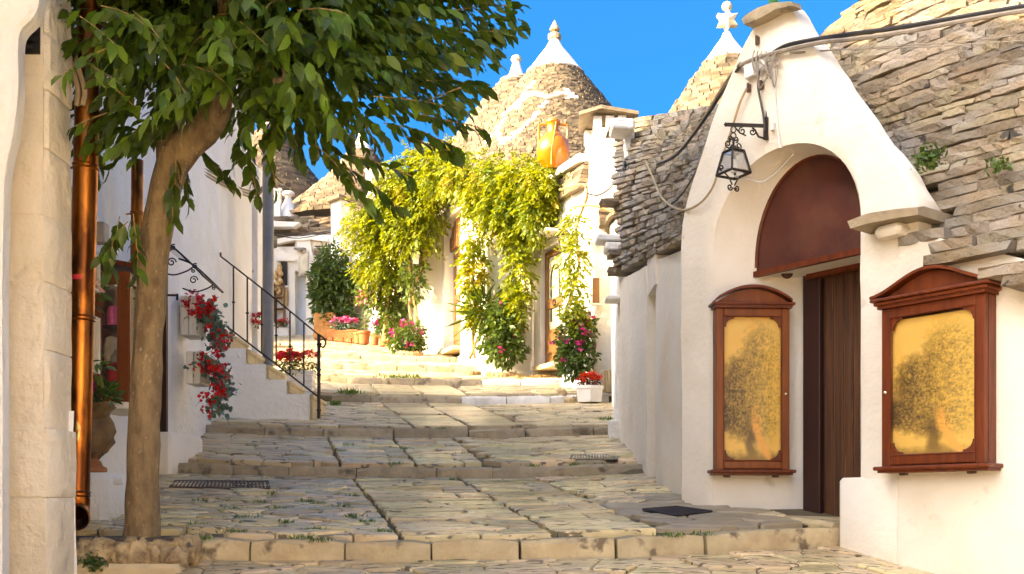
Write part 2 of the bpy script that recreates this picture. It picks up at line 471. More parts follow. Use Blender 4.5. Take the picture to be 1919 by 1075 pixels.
def wall(mb, nodes, thick, side=1, amp=.014, res=.14, ns=1.6, mi=0):
    """nodes (x, y, z_bottom, z_top) along the wall; the front lies to the left of the run when side = 1"""
    cols = []
    for (a, b) in zip(nodes, nodes[1:]):
        n = max(1, int(math.hypot(b[0] - a[0], b[1] - a[1]) / res))
        for i in range(n + (1 if b is nodes[-1] else 0)):
            cols.append([lerp(a[k], b[k], i / n) for k in range(4)])
    if len(cols) < 2: return
    hmax = max(c[3] - c[2] for c in cols); nv = max(2, int(hmax / res) + 1)
    front, back = [], []
    for i, c in enumerate(cols):
        q = cols[min(i + 1, len(cols) - 1)]; p0 = cols[max(i - 1, 0)]
        d = Vector((q[0] - p0[0], q[1] - p0[1], 0)).normalized(); nrm = Vector((-d.y, d.x, 0)) * side
        fr, bk = [], []
        for k in range(nv + 1):
            z = lerp(c[2], c[3], k / nv)
            p = Vector((c[0], c[1], z))
            dsp = amp * (nz3(p, ns) * 1.2 + .5 * nz3(p, ns * 3.3))
            fr.append(p + nrm * dsp); bk.append(Vector((c[0], c[1], z)) - nrm * thick)
        front.append(fr); back.append(bk)
    rows = [fr + bk[::-1] for fr, bk in zip(front, back)]
    b = len(mb.v)
    mb.loft(rows, mi=mi, close=True)
    n = len(rows[0])
    # ends
    for base in (b, b + (len(rows) - 1) * n):
        for k in range(nv):
            mb.f.append((base + k, base + k + 1, base + n - 2 - k, base + n - 1 - k)); mb.mi.append(mi)
    return mb

# ------------------------------------------------------------------ leaves
T_LEAF = (np.array([(0, 0, 0), (.3, .19, .035), (.3, -.19, .035), (.68, .17, 0), (.68, -.17, 0), (1, 0, -.16), (.34, 0, .0), (.7, 0, -.035)]),
          [(0, 6, 1, 1), (0, 2, 6, 6), (6, 7, 3, 1), (6, 2, 4, 7), (7, 5, 3, 3), (7, 4, 5, 5)])
LV, LQ = T_LEAF[0], np.array([(6, 7, 3, 1), (6, 2, 4, 7)]), 
LT = np.array([(0, 6, 1), (0, 2, 6), (7, 5, 3), (7, 4, 5)])
SV = np.array([(0, 0, 0), (.5, .24, .03), (1, 0, -.08), (.5, -.24, .03), ])
def leaves(name, pos, dirs, size, mat, parent, big=False, width=1.0, flat=.5, seed=1):
    """pos (N,3), dirs (N,3) growth direction; the blade's face looks up and out with some scatter"""
    g = np.random.default_rng(seed)
    pos = np.asarray(pos, float); d = np.asarray(dirs, float); N = len(pos)
    d /= np.linalg.norm(d, axis=1, keepdims=True) + 1e-9
    up = np.array([0, 0, 1.0]) * flat + g.normal(0, .6, (N, 3))
    x = np.cross(up, d); x /= np.linalg.norm(x, axis=1, keepdims=True) + 1e-9
    z = np.cross(d, x)
    size = np.asarray(size, float).reshape(N, 1, 1)
    tv = (LV if big else SV)
    V = pos[:, None, :] + size * (tv[None, :, 0:1] * d[:, None, :] + width * tv[None, :, 1:2] * x[:, None, :] + tv[None, :, 2:3] * z[:, None, :])
    n = len(tv)
    off = (np.arange(N) * n)[:, None, None]
    if big:
        q = (LQ[None] + off).reshape(-1, 4); t3 = (LT[None] + off).reshape(-1, 3)
    else:
        q = None; t3 = (np.array([(0, 3, 2), (0, 2, 1)])[None] + off).reshape(-1, 3)
    me = np_mesh(name, V.reshape(-1, 3), q if q is not None else np.zeros((0, 4), int), mat, smooth=False, tris=t3)
    o = bpy.data.objects.new(name, me)
    link(o, name, parent)
    return o

def cloud(blobs, n, g, shell=.5):
    """points spread through ellipsoids (cx,cy,cz,rx,ry,rz), denser near their surface; returns positions and outward directions"""
    vol = np.array([b[3] * b[4] * b[5] for b in blobs]) ** .75
    k = g.choice(len(blobs), n, p=vol / vol.sum())
    B = np.array(blobs)[k]
    u = g.normal(size=(n, 3)); u /= np.linalg.norm(u, axis=1, keepdims=True)
    rr = g.random(n) ** shell
    lump = 1 + .22 * np.sin(u[:, 0] * 7 + k) * np.sin(u[:, 2] * 8 + 2 * k) 
    return B[:, :3] + u * (rr * lump)[:, None] * B[:, 3:6], u
# ================================================================== THE STREET
STEPS = [(7.0, -.27, -.40), (10.8, .37, .262), (12.9, .925, .815), (16.5, 1.71, 1.585), (18.2, 2.19, 2.075), (19.8, 2.64, 2.51), (21.4, 3.04, 2.92), (23.0, 3.44, 3.34)]
def stepY(i, X):
    Y = STEPS[i][0]
    if i == 0: return Y + (.10 * X * X if X > 0 else .02 * X * X)
    if i == 1: return Y - (.10 * max(0, X) ** 2) + .01 * X * X
    if i == 2: return Y + .012 * (X + 1) ** 2
    return Y + .06 * (X + 1)
def cross(X):
    return .008 * min(abs(X + 1), 3.2) ** 2
def ground(X, Y):
    Xc = max(-5.0, min(3.0, X))
    c = cross(Xc)
    y0 = stepY(0, Xc)
    if Y < y0: return max(-1.62, STEPS[0][2] - .17 * (y0 - Y)) + c * max(0, 1 - (y0 - Y) / 4)
    for i in range(len(STEPS)):
        a = stepY(i, Xc)
        if i + 1 == len(STEPS) or Y < stepY(i + 1, Xc):
            if i + 1 == len(STEPS): return min(STEPS[i][1] + .205 * (Y - a), 4.45) + c
            b = stepY(i + 1, Xc)
            return lerp(STEPS[i][1], STEPS[i + 1][2], (Y - a) / (b - a)) + c

mb = MB()
xs = [-400, -120, -40, -20] + [-12 + .4 * k for k in range(51)] + [9, 14, 20, 40, 120, 400]
rows = []
def grow(fy, z=None):
    row = []
    for X in xs:
        Xc = max(-5.0, min(3.0, X)); Y = fy(Xc)
        row.append(Vector((X, Y, (ground(X, Y) if z is None else z(Xc, Y)) - .03)))
    rows.append(row)
for y in (-400, -100, -40, -10, -3): grow(lambda x, y=y: y)
for k in range(12): grow(lambda x, k=k: lerp(-3, stepY(0, x), k / 12))
for i in range(len(STEPS)):
    grow(lambda x: stepY(i, x) + .1, lambda X, Y: STEPS[i][2] + cross(X))
    nb = 6
    for k in range(nb):
        if i + 1 < len(STEPS): grow(lambda x: lerp(stepY(i, x), stepY(i + 1, x), k / nb) + (.1001 if k == 0 else 0))
        else: grow(lambda x: lerp(stepY(i, x), 28, k / nb) + (.1001 if k == 0 else 0))
for y in (28, 31, 40, 80, 400): grow(lambda x, y=y: y)
mb.loft(rows)
tag(mb.build('ground', m_dirt), kind='structure')
# unseen square of pale flagstones, added below the steps to bounce sunlight
mb = MB()
mb.loft([[Vector((x, y, ground(min(3, max(-3, x)), y) - .012)) for x in (-60, -8, -3, 0, 3, 8, 60)] for y in (-70, -30, -10, -5, -2, -1, 0, 1, 2, 3, 4, 5, 5.95)])
tag(mb.build('bounce_paving', m_bounce_flags), kind='structure')

# ------------------------------------------------------------------ stepped kerbs
def kerb_block(L, D, H, r):
    m = MB(); rr = []
    n = 5
    for i in range(n):
        x = -L / 2 + L * i / (n - 1)
        e = .012 if i in (0, n - 1) else 0
        o = [r.uniform(-.006, .006) for _ in range(8)]
        rr.append([Vector((x, -D / 2 + e + o[0], -H / 2)), Vector((x, -D / 2 + e + o[1], H / 2 - .03 - e + o[6])), Vector((x, -D / 2 + .028 + o[2], H / 2 - e + o[3])),
                   Vector((x, D / 2, H / 2 - e + o[4])), Vector((x, D / 2, -H / 2))])
    m.loft(rr, close=True)
    m.f += [(0, 1, 2, 3, 4), tuple((n - 1) * 5 + k for k in (4, 3, 2, 1, 0))]; m.mi += [0, 0]
    return m
XR = [(-2.45, 2.36), (-3.62, 1.36), (-3.85, 1.36), (-2.85, 1.55), (-4.2, 1.0), (-4.4, .35), (-4.6, -.6), (-4.8, -1.6)]
for i, (Y0, zt, zb) in enumerate(STEPS):
    x0, x1 = XR[i]
    root = MB()
    core = []
    for k in range(13):
        X = lerp(x0, x1, k / 12); Y = stepY(i, X) + .075
        core.append([Vector((X, Y, zb - .2 + cross(X))), Vector((X, Y, zt - .02 + cross(X))), Vector((X, Y + .2, zt - .02 + cross(X))), Vector((X, Y + .2, zb - .2 + cross(X)))])
    root.loft(core, close=True)
    so = tag(root.build('street_step', m_dirt), kind='structure')
    X = x0
    while X < x1 - .05:
        L = R.uniform(.55, .95) if i < 3 else R.uniform(.5, .8)
        if X + L > x1 - .3: L = x1 - X
        xm = X + L / 2
        ya, yb = stepY(i, X), stepY(i, X + L)
        za, zb2 = zt + cross(X), zt + cross(X + L)
        ang = math.atan2(yb - ya, L); H = zt - zb + .09
        mt = m_kerb if i == 0 else m_kerb_g
        if i == 3 and xm > -.9: mt = m_kerb_w
        if i == 4 and xm > -.4: mt = m_kerb_w
        L3 = math.hypot(L, yb - ya)
        me = kerb_block(L3 * R.uniform(.978, .992), .27, H, R).mesh('kerb_stone', mt, smooth='auto')
        off = .135
        loc = Vector((xm - off * math.sin(ang) * 0, (ya + yb) / 2 + off - .012 + R.uniform(-.008, .008), (za + zb2) / 2 + .028 - H / 2 + R.uniform(-.006, .006)))
        inst('kerb_stone', me, so, loc, (0, -math.atan2(zb2 - za, L), ang))
        X += L

# ------------------------------------------------------------------ paving stones
def clip(poly, n, d):                        # keep n.p <= d
    out = []
    for i, p in enumerate(poly):
        q = poly[(i + 1) % len(poly)]
        sp = n[0] * p[0] + n[1] * p[1] - d; sq = n[0] * q[0] + n[1] * q[1] - d
        if sp <= 0: out.append(p)
        if (sp < 0 < sq) or (sq < 0 < sp):
            t = sp / (sp - sq); out.append((p[0] + (q[0] - p[0]) * t, p[1] + (q[1] - p[1]) * t))
    return out
def voronoi(x0, x1, y0, y1, sx, sy, r, jit=.42):
    """irregular cells about sx by sy"""
    nx, ny = max(1, int((x1 - x0) / sx)), max(1, int((y1 - y0) / sy))
    sx, sy = (x1 - x0) / nx, (y1 - y0) / ny
    S = {}
    for j in range(-1, ny + 1):
        for i in range(-1, nx + 1):
            S[i, j] = ((i + .5 + (.5 if j % 2 else 0) * .6 + r.uniform(-jit, jit)), (j + .5 + r.uniform(-jit, jit)))
    cells = []
    for j in range(ny):
        for i in range(nx):
            p = S[i, j]
            poly = [(p[0] - 1.5, p[1] - 1.5), (p[0] + 1.5, p[1] - 1.5), (p[0] + 1.5, p[1] + 1.5), (p[0] - 1.5, p[1] + 1.5)]
            for dj in (-2, -1, 0, 1, 2):
                for di in (-2, -1, 0, 1, 2):
                    q = S.get((i + di, j + dj))
                    if q is None or (di, dj) == (0, 0): continue
                    n = (q[0] - p[0], q[1] - p[1])
                    poly = clip(poly, n, n[0] * (p[0] + q[0]) / 2 + n[1] * (p[1] + q[1]) / 2)
            for n, d in (((-1, 0), 0), ((1, 0), nx), ((0, -1), 0), ((0, 1), ny)): poly = clip(poly, n, d)
            if len(poly) >= 3: cells.append([(x0 + a * sx, y0 + b * sy) for a, b in poly])
    return cells
def inset(poly, g):
    cx = sum(p[0] for p in poly) / len(poly); cy = sum(p[1] for p in poly) / len(poly)
    out = []
    for p in poly:
        dx, dy = p[0] - cx, p[1] - cy; l = math.hypot(dx, dy) + 1e-9
        k = max(.3, 1 - g * 1.25 / l); out.append((cx + dx * k, cy + dy * k))
    return out
def chop(poly):                              # round the corners of a cell a little
    out = []
    n = len(poly)
    for i in range(n):
        p, a, b = poly[i], poly[i - 1], poly[(i + 1) % n]
        out.append((lerp(p[0], a[0], .09), lerp(p[1], a[1], .09))); out.append((lerp(p[0], b[0], .09), lerp(p[1], b[1], .09)))
    return out
def pave_piece(poly, r, hgt=.03, gap=.007):
    poly = inset(chop(poly), gap)
    cx = sum(p[0] for p in poly) / len(poly); cy = sum(p[1] for p in poly) / len(poly)
    zc = ground(cx, cy); tx, ty = r.uniform(-.025, .025), r.uniform(-.025, .025); h = hgt + r.uniform(-.010, .010)
    top = inset(poly, .012)
    def z(p): return ground(p[0], p[1]) + h + tx * (p[0] - cx) + ty * (p[1] - cy)
    n = len(poly)
    vs = [Vector((p[0], p[1], ground(p[0], p[1]) - .05)) for p in poly] + [Vector((p[0], p[1], z(p) - .009)) for p in poly] + [Vector((p[0], p[1], z(p) + r.uniform(-.003, .003))) for p in top]
    fs = []
    for k in range(2):
        for i in range(n): fs.append((k * n + i, k * n + (i + 1) % n, (k + 1) * n + (i + 1) % n, (k + 1) * n + i))
    vs.append(Vector((cx, cy, zc + h + r.uniform(0, .004))))
    for i in range(n): fs.append((2 * n + i, 2 * n + (i + 1) % n, 3 * n))
    return vs, fs, Vector((cx, cy, zc))
def U2X(U, Y): return U - .25 * (Y - 7)
def wall_x(Y):                                # right-hand wall line
    if Y < 8.9: return 2.746 - .75 * (Y - 7.0)
    return 1.32
cells_by = {}
rp = random.Random(11)
def lay(tread, ya, yb, zones):
    """ya, yb: functions of X giving the tread's front (behind its kerb) and back"""
    out = []
    for (u0, u1, sx, sy, kind) in zones:
        yl, yh = STEPS[tread][0] - 1.2 if tread >= 0 else 5.9, (STEPS[tread + 1][0] if tread + 1 < len(STEPS) else 28) + .8
        if kind == 'v': cs = voronoi(u0, u1, yl, yh, sx, sy, rp)
        else:
            cs = []; y = yl
            while y < yh:
                dy = sy * rp.uniform(.7, 1.35); x = u0
                while x < u1 - .01:
                    l = sx * rp.uniform(.75, 1.3)
                    if x + l > u1 - .35 * sx: l = u1 - x
                    cs.append([(x + rp.uniform(-.015, .015), y + rp.uniform(-.02, .02)), (x + l + rp.uniform(-.015, .015), y + rp.uniform(-.02, .02)),
                               (x + l + rp.uniform(-.015, .015), y + dy + rp.uniform(-.02, .02)), (x + rp.uniform(-.015, .015), y + dy + rp.uniform(-.02, .02))])
                    x += l
                y += dy
        for c in cs:
            c = [(U2X(a, b), b) for a, b in c]
            cx = sum(p[0] for p in c) / len(c)
            for fn, sgn in ((ya, -1), (yb, 1)):
                y0 = fn(cx); sl = (fn(cx + .1) - fn(cx - .1)) / .2
                # sgn*(y - y0 - sl (x-cx)) <= 0
                n = (-sgn * sl, sgn * 1.0); c = clip(c, n, sgn * (y0 - sl * cx))
                if len(c) < 3: break
            if len(c) < 3: continue
            ar = abs(sum(c[i][0] * c[(i + 1) % len(c)][1] - c[(i + 1) % len(c)][0] * c[i][1] for i in range(len(c)))) / 2
            if ar < .008: continue
            cx = sum(p[0] for p in c) / len(c); cy = sum(p[1] for p in c) / len(c)
            out.append((c, cx, cy, ar))
    return out
fr = lambda i: (lambda x: stepY(i, x) + .262)
bk = lambda i: (lambda x: stepY(i, x) - .012)
near = []
near += [(c, 'p') for c in lay(-1, lambda x: 5.9, bk(0), [(-3.4, 3.4, .32, .19, 'v')])]
near += [(c, 'p') for c in lay(0, fr(0), bk(1), [(-3.8, -.72, .29, .16, 'v'), (-.70, .36, .62, .17, 'r'), (.38, 1.12, .50, .20, 'r'), (1.14, 2.35, .36, .19, 'v'), (2.37, 3.6, .8, .6, 'v')])]
near += [(c, 'p') for c in lay(1, fr(1), bk(2), [(-3.8, -.82, .28, .16, 'v'), (-.80, -.02, .5, .17, 'r'), (0, .72, .5, .18, 'r'), (.74, 3.4, .34, .19, 'v')])]
def in_street(c):
    _, cx, cy, ar = c
    if cx > wall_x(cy) + .12: return False
    if cy < 7.3 and cx > 3.2: return False
    left = -2.9 if cy < 6.6 else -3.62 - .05 * (cy - 7)
    if cx < left - .05: return False
    if cy < 7.5 and cx < -1.3 and cx < -2.15: return False
    px = CX + F * cx / cy
    return -60 < px < 1980
near = [c for c in near if in_street(c[0])]
near.sort(key=lambda c: -c[0][3] / c[0][2] ** 2)
pv = MB()
# a thin bed under the paving carries the pieces
for k in range(9):
    pass
bed = MB(); brow = []
for k in range(15):
    Y = lerp(7.35, 10.7, k / 14)
    brow.append([Vector((lerp(-3.5, wall_x(Y) + .05, j / 10), max(Y, stepY(0, lerp(-3.5, wall_x(Y) + .05, j / 10)) + .28), 0)) for j in range(11)])
for r_ in brow:
    for p in r_: p.z = ground(p.x, p.y) - .012
bed.loft(brow)
pav = tag(bed.build('street_paving', m_dirt), kind='structure')
far_mb = MB()
n_near = 0
for c, _k in near:
    poly, cx, cy, ar = c
    dark = cx > 1.02 + .10 * math.sin(cy * 5) and cy < 9.3 and cy > stepY(0, cx)
    vs_, fs_, o_ = pave_piece(poly, rp, .022 if dark else .03, .0065 if cy < 11 else .0065)
    if n_near < 300:
        m1 = MB(); m1.add([v - o_ for v in vs_], fs_)
        me = m1.mesh('paving_stone', m_slabdark if dark else m_pave)
        inst('paving_stone', me, pav, o_)
        n_near += 1
    else: far_mb.add(vs_, fs_)
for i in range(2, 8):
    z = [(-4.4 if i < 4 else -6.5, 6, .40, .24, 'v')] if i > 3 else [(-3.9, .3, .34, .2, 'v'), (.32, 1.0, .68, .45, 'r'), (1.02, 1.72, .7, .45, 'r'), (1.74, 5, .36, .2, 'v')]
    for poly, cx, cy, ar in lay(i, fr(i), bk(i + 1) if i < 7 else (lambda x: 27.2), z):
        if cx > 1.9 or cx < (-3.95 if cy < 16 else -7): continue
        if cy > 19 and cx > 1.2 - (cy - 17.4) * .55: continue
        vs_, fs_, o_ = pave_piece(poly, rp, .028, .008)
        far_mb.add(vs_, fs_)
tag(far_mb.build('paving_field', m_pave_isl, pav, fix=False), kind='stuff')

# ------------------------------------------------------------------ drain grates
def grate(name, label, corners, nbar, mat):
    """corners: four ground points, the bars run from side 0-3 to side 1-2"""
    c = [Vector((x, y, ground(x, y) + .034)) for x, y in corners]
    t = thing(name, label, 'drain grate', (c[0] + c[2]) / 2, 'iron drain grates set in the paving')
    base = MB(); base.prism([p - Vector((0, 0, .012)) for p in c], (0, 0, -.02)); base.build('pit_shade', m_dark, t)  # thin dark slab stands in for the shade below the bars
    fr_ = MB()
    for a, b in ((0, 1), (1, 2), (2, 3), (3, 0)): fr_.tube([c[a], c[b]], .008, 4)
    fr_.build('frame', mat, t)
    for k in range(nbar):
        f = (k + .5) / nbar
        bar = MB(); bar.tube([c[0].lerp(c[1], f), c[3].lerp(c[2], f)], min(.012, .28 * (c[1] - c[0]).length / nbar), 4); bar.build('bar', mat, t)
    return t
def G(px, py, it=40):
    """the ground point seen at a pixel"""
    Y = 6.0
    while Y < 30:
        if ground((px - CX) * Y / F, Y) >= (HZ - py) * Y / F: return ((px - CX) * Y / F, Y)
        Y += .01
    return ((px - CX) * 28 / F, 28)
grate('drain_grate', 'rusty long slotted drain grate in the paving just below the second street step', [G(318, 919), G(506, 922), G(503, 908), G(328, 907)], 26, m_rust)
grate('drain_grate', 'dark square drain grate in the grey slabs near the wooden display cases', [G(1205, 962), G(1270, 974), G(1335, 966), G(1268, 957)], 14, m_grate)
grate('drain_grate', 'narrow yellowish drain grate near the right wall above the second street step', [G(1068, 866), G(1158, 866), G(1154, 858), G(1072, 858)], 16, m_kerb_g)

# ------------------------------------------------------------------ weeds in the joints
WP, WD, WS = [], [], []
def tuft(px, py, n, h, label, sp=.05):
    x, y = G(px, py); z = ground(x, y)
    g = np.random.default_rng(int(px * 7 + py))
    WP.append(np.stack([x + g.normal(0, sp, n), y + g.normal(0, sp * .7, n), np.full(n, z + .015)], 1))
    WD.append(np.stack([g.normal(0, .55, n), g.normal(0, .55, n), np.abs(g.normal(1, .3, n))], 1)); WS.append(g.uniform(.6, 1.25, n) * h * .95)
tuft(186, 975, 60, .10, 'upright grass tuft beside the outlet of the copper downpipe', .03)
tuft(372, 1046, 50, .06, 'broad-leaved weed against the lowest kerb beside the tree planter', .05)
tuft(597, 1052, 30, .05, 'small weed at the foot of the lowest kerb, left of its middle')
tuft(740, 722, 90, .10, 'wide grass tuft at the foot of the fifth step, left one of two', .14)
tuft(775, 722, 50, .10, 'wide grass tuft at the foot of the fifth step, right one of two', .08)
tuft(655, 755, 60, .12, 'grass tuft at the foot of the fourth step near the iron railing', .09)
tuft(626, 762, 50, .10, 'light green weed beside the foot of the iron newel post', .06)
tuft(1138, 790, 50, .07, 'green weed by the right-hand wall on the third tread', .07)
tuft(458, 975, 40, .045, 'weed patch in the rough stones of the lowest tread, largest of them', .07)
for k, (px, py) in enumerate([(380, 945), (365, 990), (440, 960), (486, 948), (525, 960), (540, 985), (598, 950), (575, 945), (640, 955), (512, 930), (660, 975), (690, 985), (440, 1005), (590, 1000), (560, 1015), (722, 1003), (665, 935), (850, 905), (868, 855), (640, 850), (655, 838), (760, 845), (742, 874), (1000, 890), (1080, 895), (830, 822)]):
    tuft(px, py, 40, .045, 'low green weed growing in a joint between the paving stones', .045)
tuft(1255, 1040, 40, .05, 'weed strip at the foot of the lowest kerb below the square grate', .06)
tuft(1315, 1035, 30, .05, 'weed clump at the foot of the lowest kerb near the door', .05)

tag(leaves('weeds', np.concatenate(WP), np.concatenate(WD), np.concatenate(WS), m_grass, None, width=.4, seed=5), 'green weeds and grass growing in the joints and at the foot of the street steps', kind='stuff')
# ================================================================== THE NEAR TRULLO (right)
def Fp(t, d=0, z=0):
    return Vector((2.746 - .6 * t + .8 * d, 7 + .8 * t + .6 * d, z))
def FPx(px, py, d=0):
    """(t, z) on the facade plane (set back by d) seen at a pixel"""
    k = (px - CX) / F
    t = (2.746 + .8 * d - k * (7 + .6 * d)) / (.6 + .8 * k)
    return t, (HZ - py) * (7 + .8 * t + .6 * d) / F
near_h = thing('trullo_house', 'near whitewashed trullo with tall pointed gable, arched door niche and stone slab roof', 'house', Fp(1.1, 1.5, -.2))

# --- gable slab with the arch cut out: outer outline and arch edge sampled in step, bridged by quads
def arch_pts(tl, tr, zs, za, zb, n=26):
    """from the left foot up over the arch to the right foot (t decreases to the right)"""
    tc, hw = (tl + tr) / 2, (tl - tr) / 2
    pts = [(tl, lerp(zb, zs, k / 8)) for k in range(8)]
    for k in range(n + 1):
        a = math.pi * k / n
        pts.append((tc + hw * math.cos(a), zs + (za - zs) * max(0, math.sin(a)) ** .92))
    pts += [(tr, lerp(zs, zb, (k + 1) / 8)) for k in range(8)]
    return pts
ZB = -.75
A0 = arch_pts(1.857, .47, 2.02, 2.74, ZB)
n0 = len(A0)
out_px = [(1278, 430), (1284, 395), (1294, 352), (1312, 297), (1336, 222), (1362, 158), (1384, 108), (1402, 70), (1424, 38), (1442, 18), (1462, 10), (1482, 14), (1500, 42), (1530, 94), (1566, 150), (1608, 214), (1650, 272), (1682, 315), (1706, 350), (1722, 385)]
tz = [FPx(*p) for p in out_px]
tz = [(tz[0][0], lerp(ZB, tz[0][1], k / 8)) for k in range(8)] + tz + [(tz[-1][0], lerp(tz[-1][1], ZB, (k + 1) / 8)) for k in range(8)]
def resample(pts, n):
    L = [0]
    for a, b in zip(pts, pts[1:]): L.append(L[-1] + math.dist(a, b))
    out = []
    for k in range(n):
        s = L[-1] * k / (n - 1); i = 0
        while i < len(L) - 2 and L[i + 1] < s: i += 1
        f = (s - L[i]) / max(1e-9, L[i + 1] - L[i]); out.append((lerp(pts[i][0], pts[i + 1][0], f), lerp(pts[i][1], pts[i + 1][1], f)))
    return out
NS = 90
inner, outer = resample(A0, NS), resample(tz, NS)
gm = MB(); rows = []
for s_ in range(9):
    f = s_ / 8
    row = []
    for a, b in zip(inner, outer):
        t, z = lerp(a[0], b[0], f), lerp(a[1], b[1], f)
        p = Fp(t, 0, z)
        d = .012 * noise.noise(p * 1.7) + .007 * noise.noise(p * 5)
        e = (1 if s_ == 0 else 0) * .014
        row.append(Fp(t, d + e, z))
    rows.append(row)
# rounded outer arris, then the rough flank that runs back over the roof stones
o2, o3 = [], []
ct, cz = 1.1, 1.2
for k, (t, z) in enumerate(outer):
    dt, dz = t - ct, z - cz; l = math.hypot(dt, dz)
    up = z > 2.0
    right = t < 1.05
    g1 = (.035 if up else .01) * (1 + .8 * noise.noise(Vector((t * 9, z * 9, 1))))
    g2 = ((.07 if right else .05) if up else .02) * (1 + .9 * noise.noise(Vector((t * 7, z * 7, 4))))
    o2.append(Fp(t + g1 * dt / l, .05, z + g1 * dz / l)); o3.append(Fp(t + g2 * dt / l, float(np.interp(t, [1.0, 1.5], [.13, .30])) if up else .42, z + g2 * dz / l * .6))
rows += [o2, o3]
back = [Fp(t, .42, z) for t, z in inner]
rows2 = [back] + rows[:1]
gm.loft(rows)
gm.build('gable', m_plaster, near_h, smooth='auto')
rim = MB()
rr_ = [o3]
for (t, z) in [(t, z) for t, z in outer]:
    pass

# --- splayed reveal of the niche, three sections deep
S0 = arch_pts(1.857, .47, 2.02, 2.74, ZB); S1 = arch_pts(1.644, .56, 1.93, 2.70, ZB); S2 = arch_pts(1.43, .66, 1.8, 2.2, ZB)
rv = MB()
secs = []
for f in range(7):
    if f <= 3: a, b, q, d = S0, S1, f / 3, lerp(.012, .307, f / 3)
    else: a, b, q, d = S1, S2, (f - 3) / 3, lerp(.307, .66, (f - 3) / 3)
    secs.append([Fp(lerp(x[0], y[0], q), d + .006 * noise.noise(Vector((x[0] * 4, d * 4, x[1] * 2))), lerp(x[1], y[1], q)) for x, y in zip(a, b)])
rv.loft(secs)
rv.build('niche_reveal', m_plaster, near_h, smooth='auto')

# --- half-round board over the door, its frame and the soffit
bd = MB()
poly = [(1.66, 1.88)] + [(lerp(1.644, .56, .5) + .542 * math.cos(math.pi * k / 22), 1.94 + .76 * max(0, math.sin(math.pi * k / 22)) ** .92) for k in range(23)] + [(.545, 1.88)]
bd.prism([Fp(t, .30, z) for t, z in poly], Fp(0, .03, 0) - Fp(0, 0, 0))
bd.build('transom_board', m_transom, near_h)
edge = MB(); edge.tube([Fp(t, .292, z) for t, z in poly[1:-1]], .013, 5)
edge.build('transom_edge', m_wood_red, near_h)
bar = MB(); bar.box(Fp(1.1, .295, 1.885), (.045, 1.12, .045), Matrix.Rotation(math.atan2(.8, -.6) - math.pi / 2, 3, 'Z')); bar.build('transom_rail', m_wood_red, near_h)
ROTF = Matrix.Rotation(math.atan2(-.8, .6), 3, 'Z')     # local x runs along the facade to the right, y into the house
sf = MB(); sf.box(Fp(1.08, .46, 1.895), (1.05, .27, .05), ROTF); sf.build('lintel', m_plaster, near_h)
# --- the door: smooth jamb leaf and boards with pale grooves
dz0, dz1 = -.125, 1.875
dr = thing_door = MB()
dr.box(Fp(.98, .675, (dz0 + dz1) / 2), (.9, .02, dz1 - dz0), ROTF)
door = dr.build('door', m_wood_door, near_h)
jl = MB(); jl.box(Fp(1.335, .62, (dz0 + dz1) / 2), (.165, .05, dz1 - dz0), ROTF, bev=.006); jl.build('door_jamb', m_wood_smooth, door)
tpos = 1.245
for k in range(8):
    wd = .092
    pb = MB(); pb.box(Fp(tpos - wd / 2, .655, (dz0 + dz1) / 2), (wd - .010, .024, dz1 - dz0 - .01), ROTF, bev=.005); pb.build('plank', m_wood_door, door)
    if k: 
        gv = MB(); gv.box(Fp(tpos, .662, (dz0 + dz1) / 2), (.011, .012, dz1 - dz0 - .02), ROTF); gv.build('bead', m_groove, door)
    tpos -= wd
hd = MB(); hd.box(Fp(1.0, .60, 1.855), (.72, .09, .05), ROTF, bev=.006); hd.build('door_head', m_wood_red, door)
# peeled paint patch and a tiny sticker on the boards
sticker = MB(); sticker.box(Fp(.80, .640, 1.73), (.03, .003, .045), ROTF); sticker.build('sticker', m_paper, door)
# --- low wall in front of the door, threshold stone
lw = MB(); lw.box(Fp(.40, .115, -.28), (.50, .24, .96), ROTF, bev=.025); lw.build('low_wall', m_plaster, near_h, smooth='auto')
th = MB()
tp = [P(1374, 957, 8.55), P(1420, 962, 8.25), P(1480, 974, 7.95), P(1535, 985, 7.7), P(1562, 992, 7.56)]
rows = []
for i, p in enumerate(tp):
    zt = -.055 - .018 * i; q = p + Vector((.62, .45, 0)); j = [R.uniform(-.008, .008) for _ in range(4)]
    rows.append([Vector((p.x, p.y, zt - .13)), Vector((p.x - .008 + j[0], p.y, zt - .03)), Vector((p.x + .015, p.y + .02, zt + j[1] * .5)), Vector((q.x, q.y, zt + .004)), Vector((q.x, q.y, zt - .13))])
th.loft(rows, close=True); th.f += [(0, 1, 2, 3, 4), (24, 23, 22, 21, 20)]; th.mi += [0, 0]
th.build('threshold', m_kerb, near_h)

# --- wall to the right of the gable and round the corner to the left
wr = MB(); wall(wr, [(*Fp(-2.6, -.014)[:2], -1.5, 1.30), (*Fp(-.85, -.014)[:2], -.9, 1.46), (*Fp(.155, -.014)[:2], -.75, 1.90)], .3, side=1, res=.13)
wr.build('wall', m_plaster, near_h, smooth='auto')

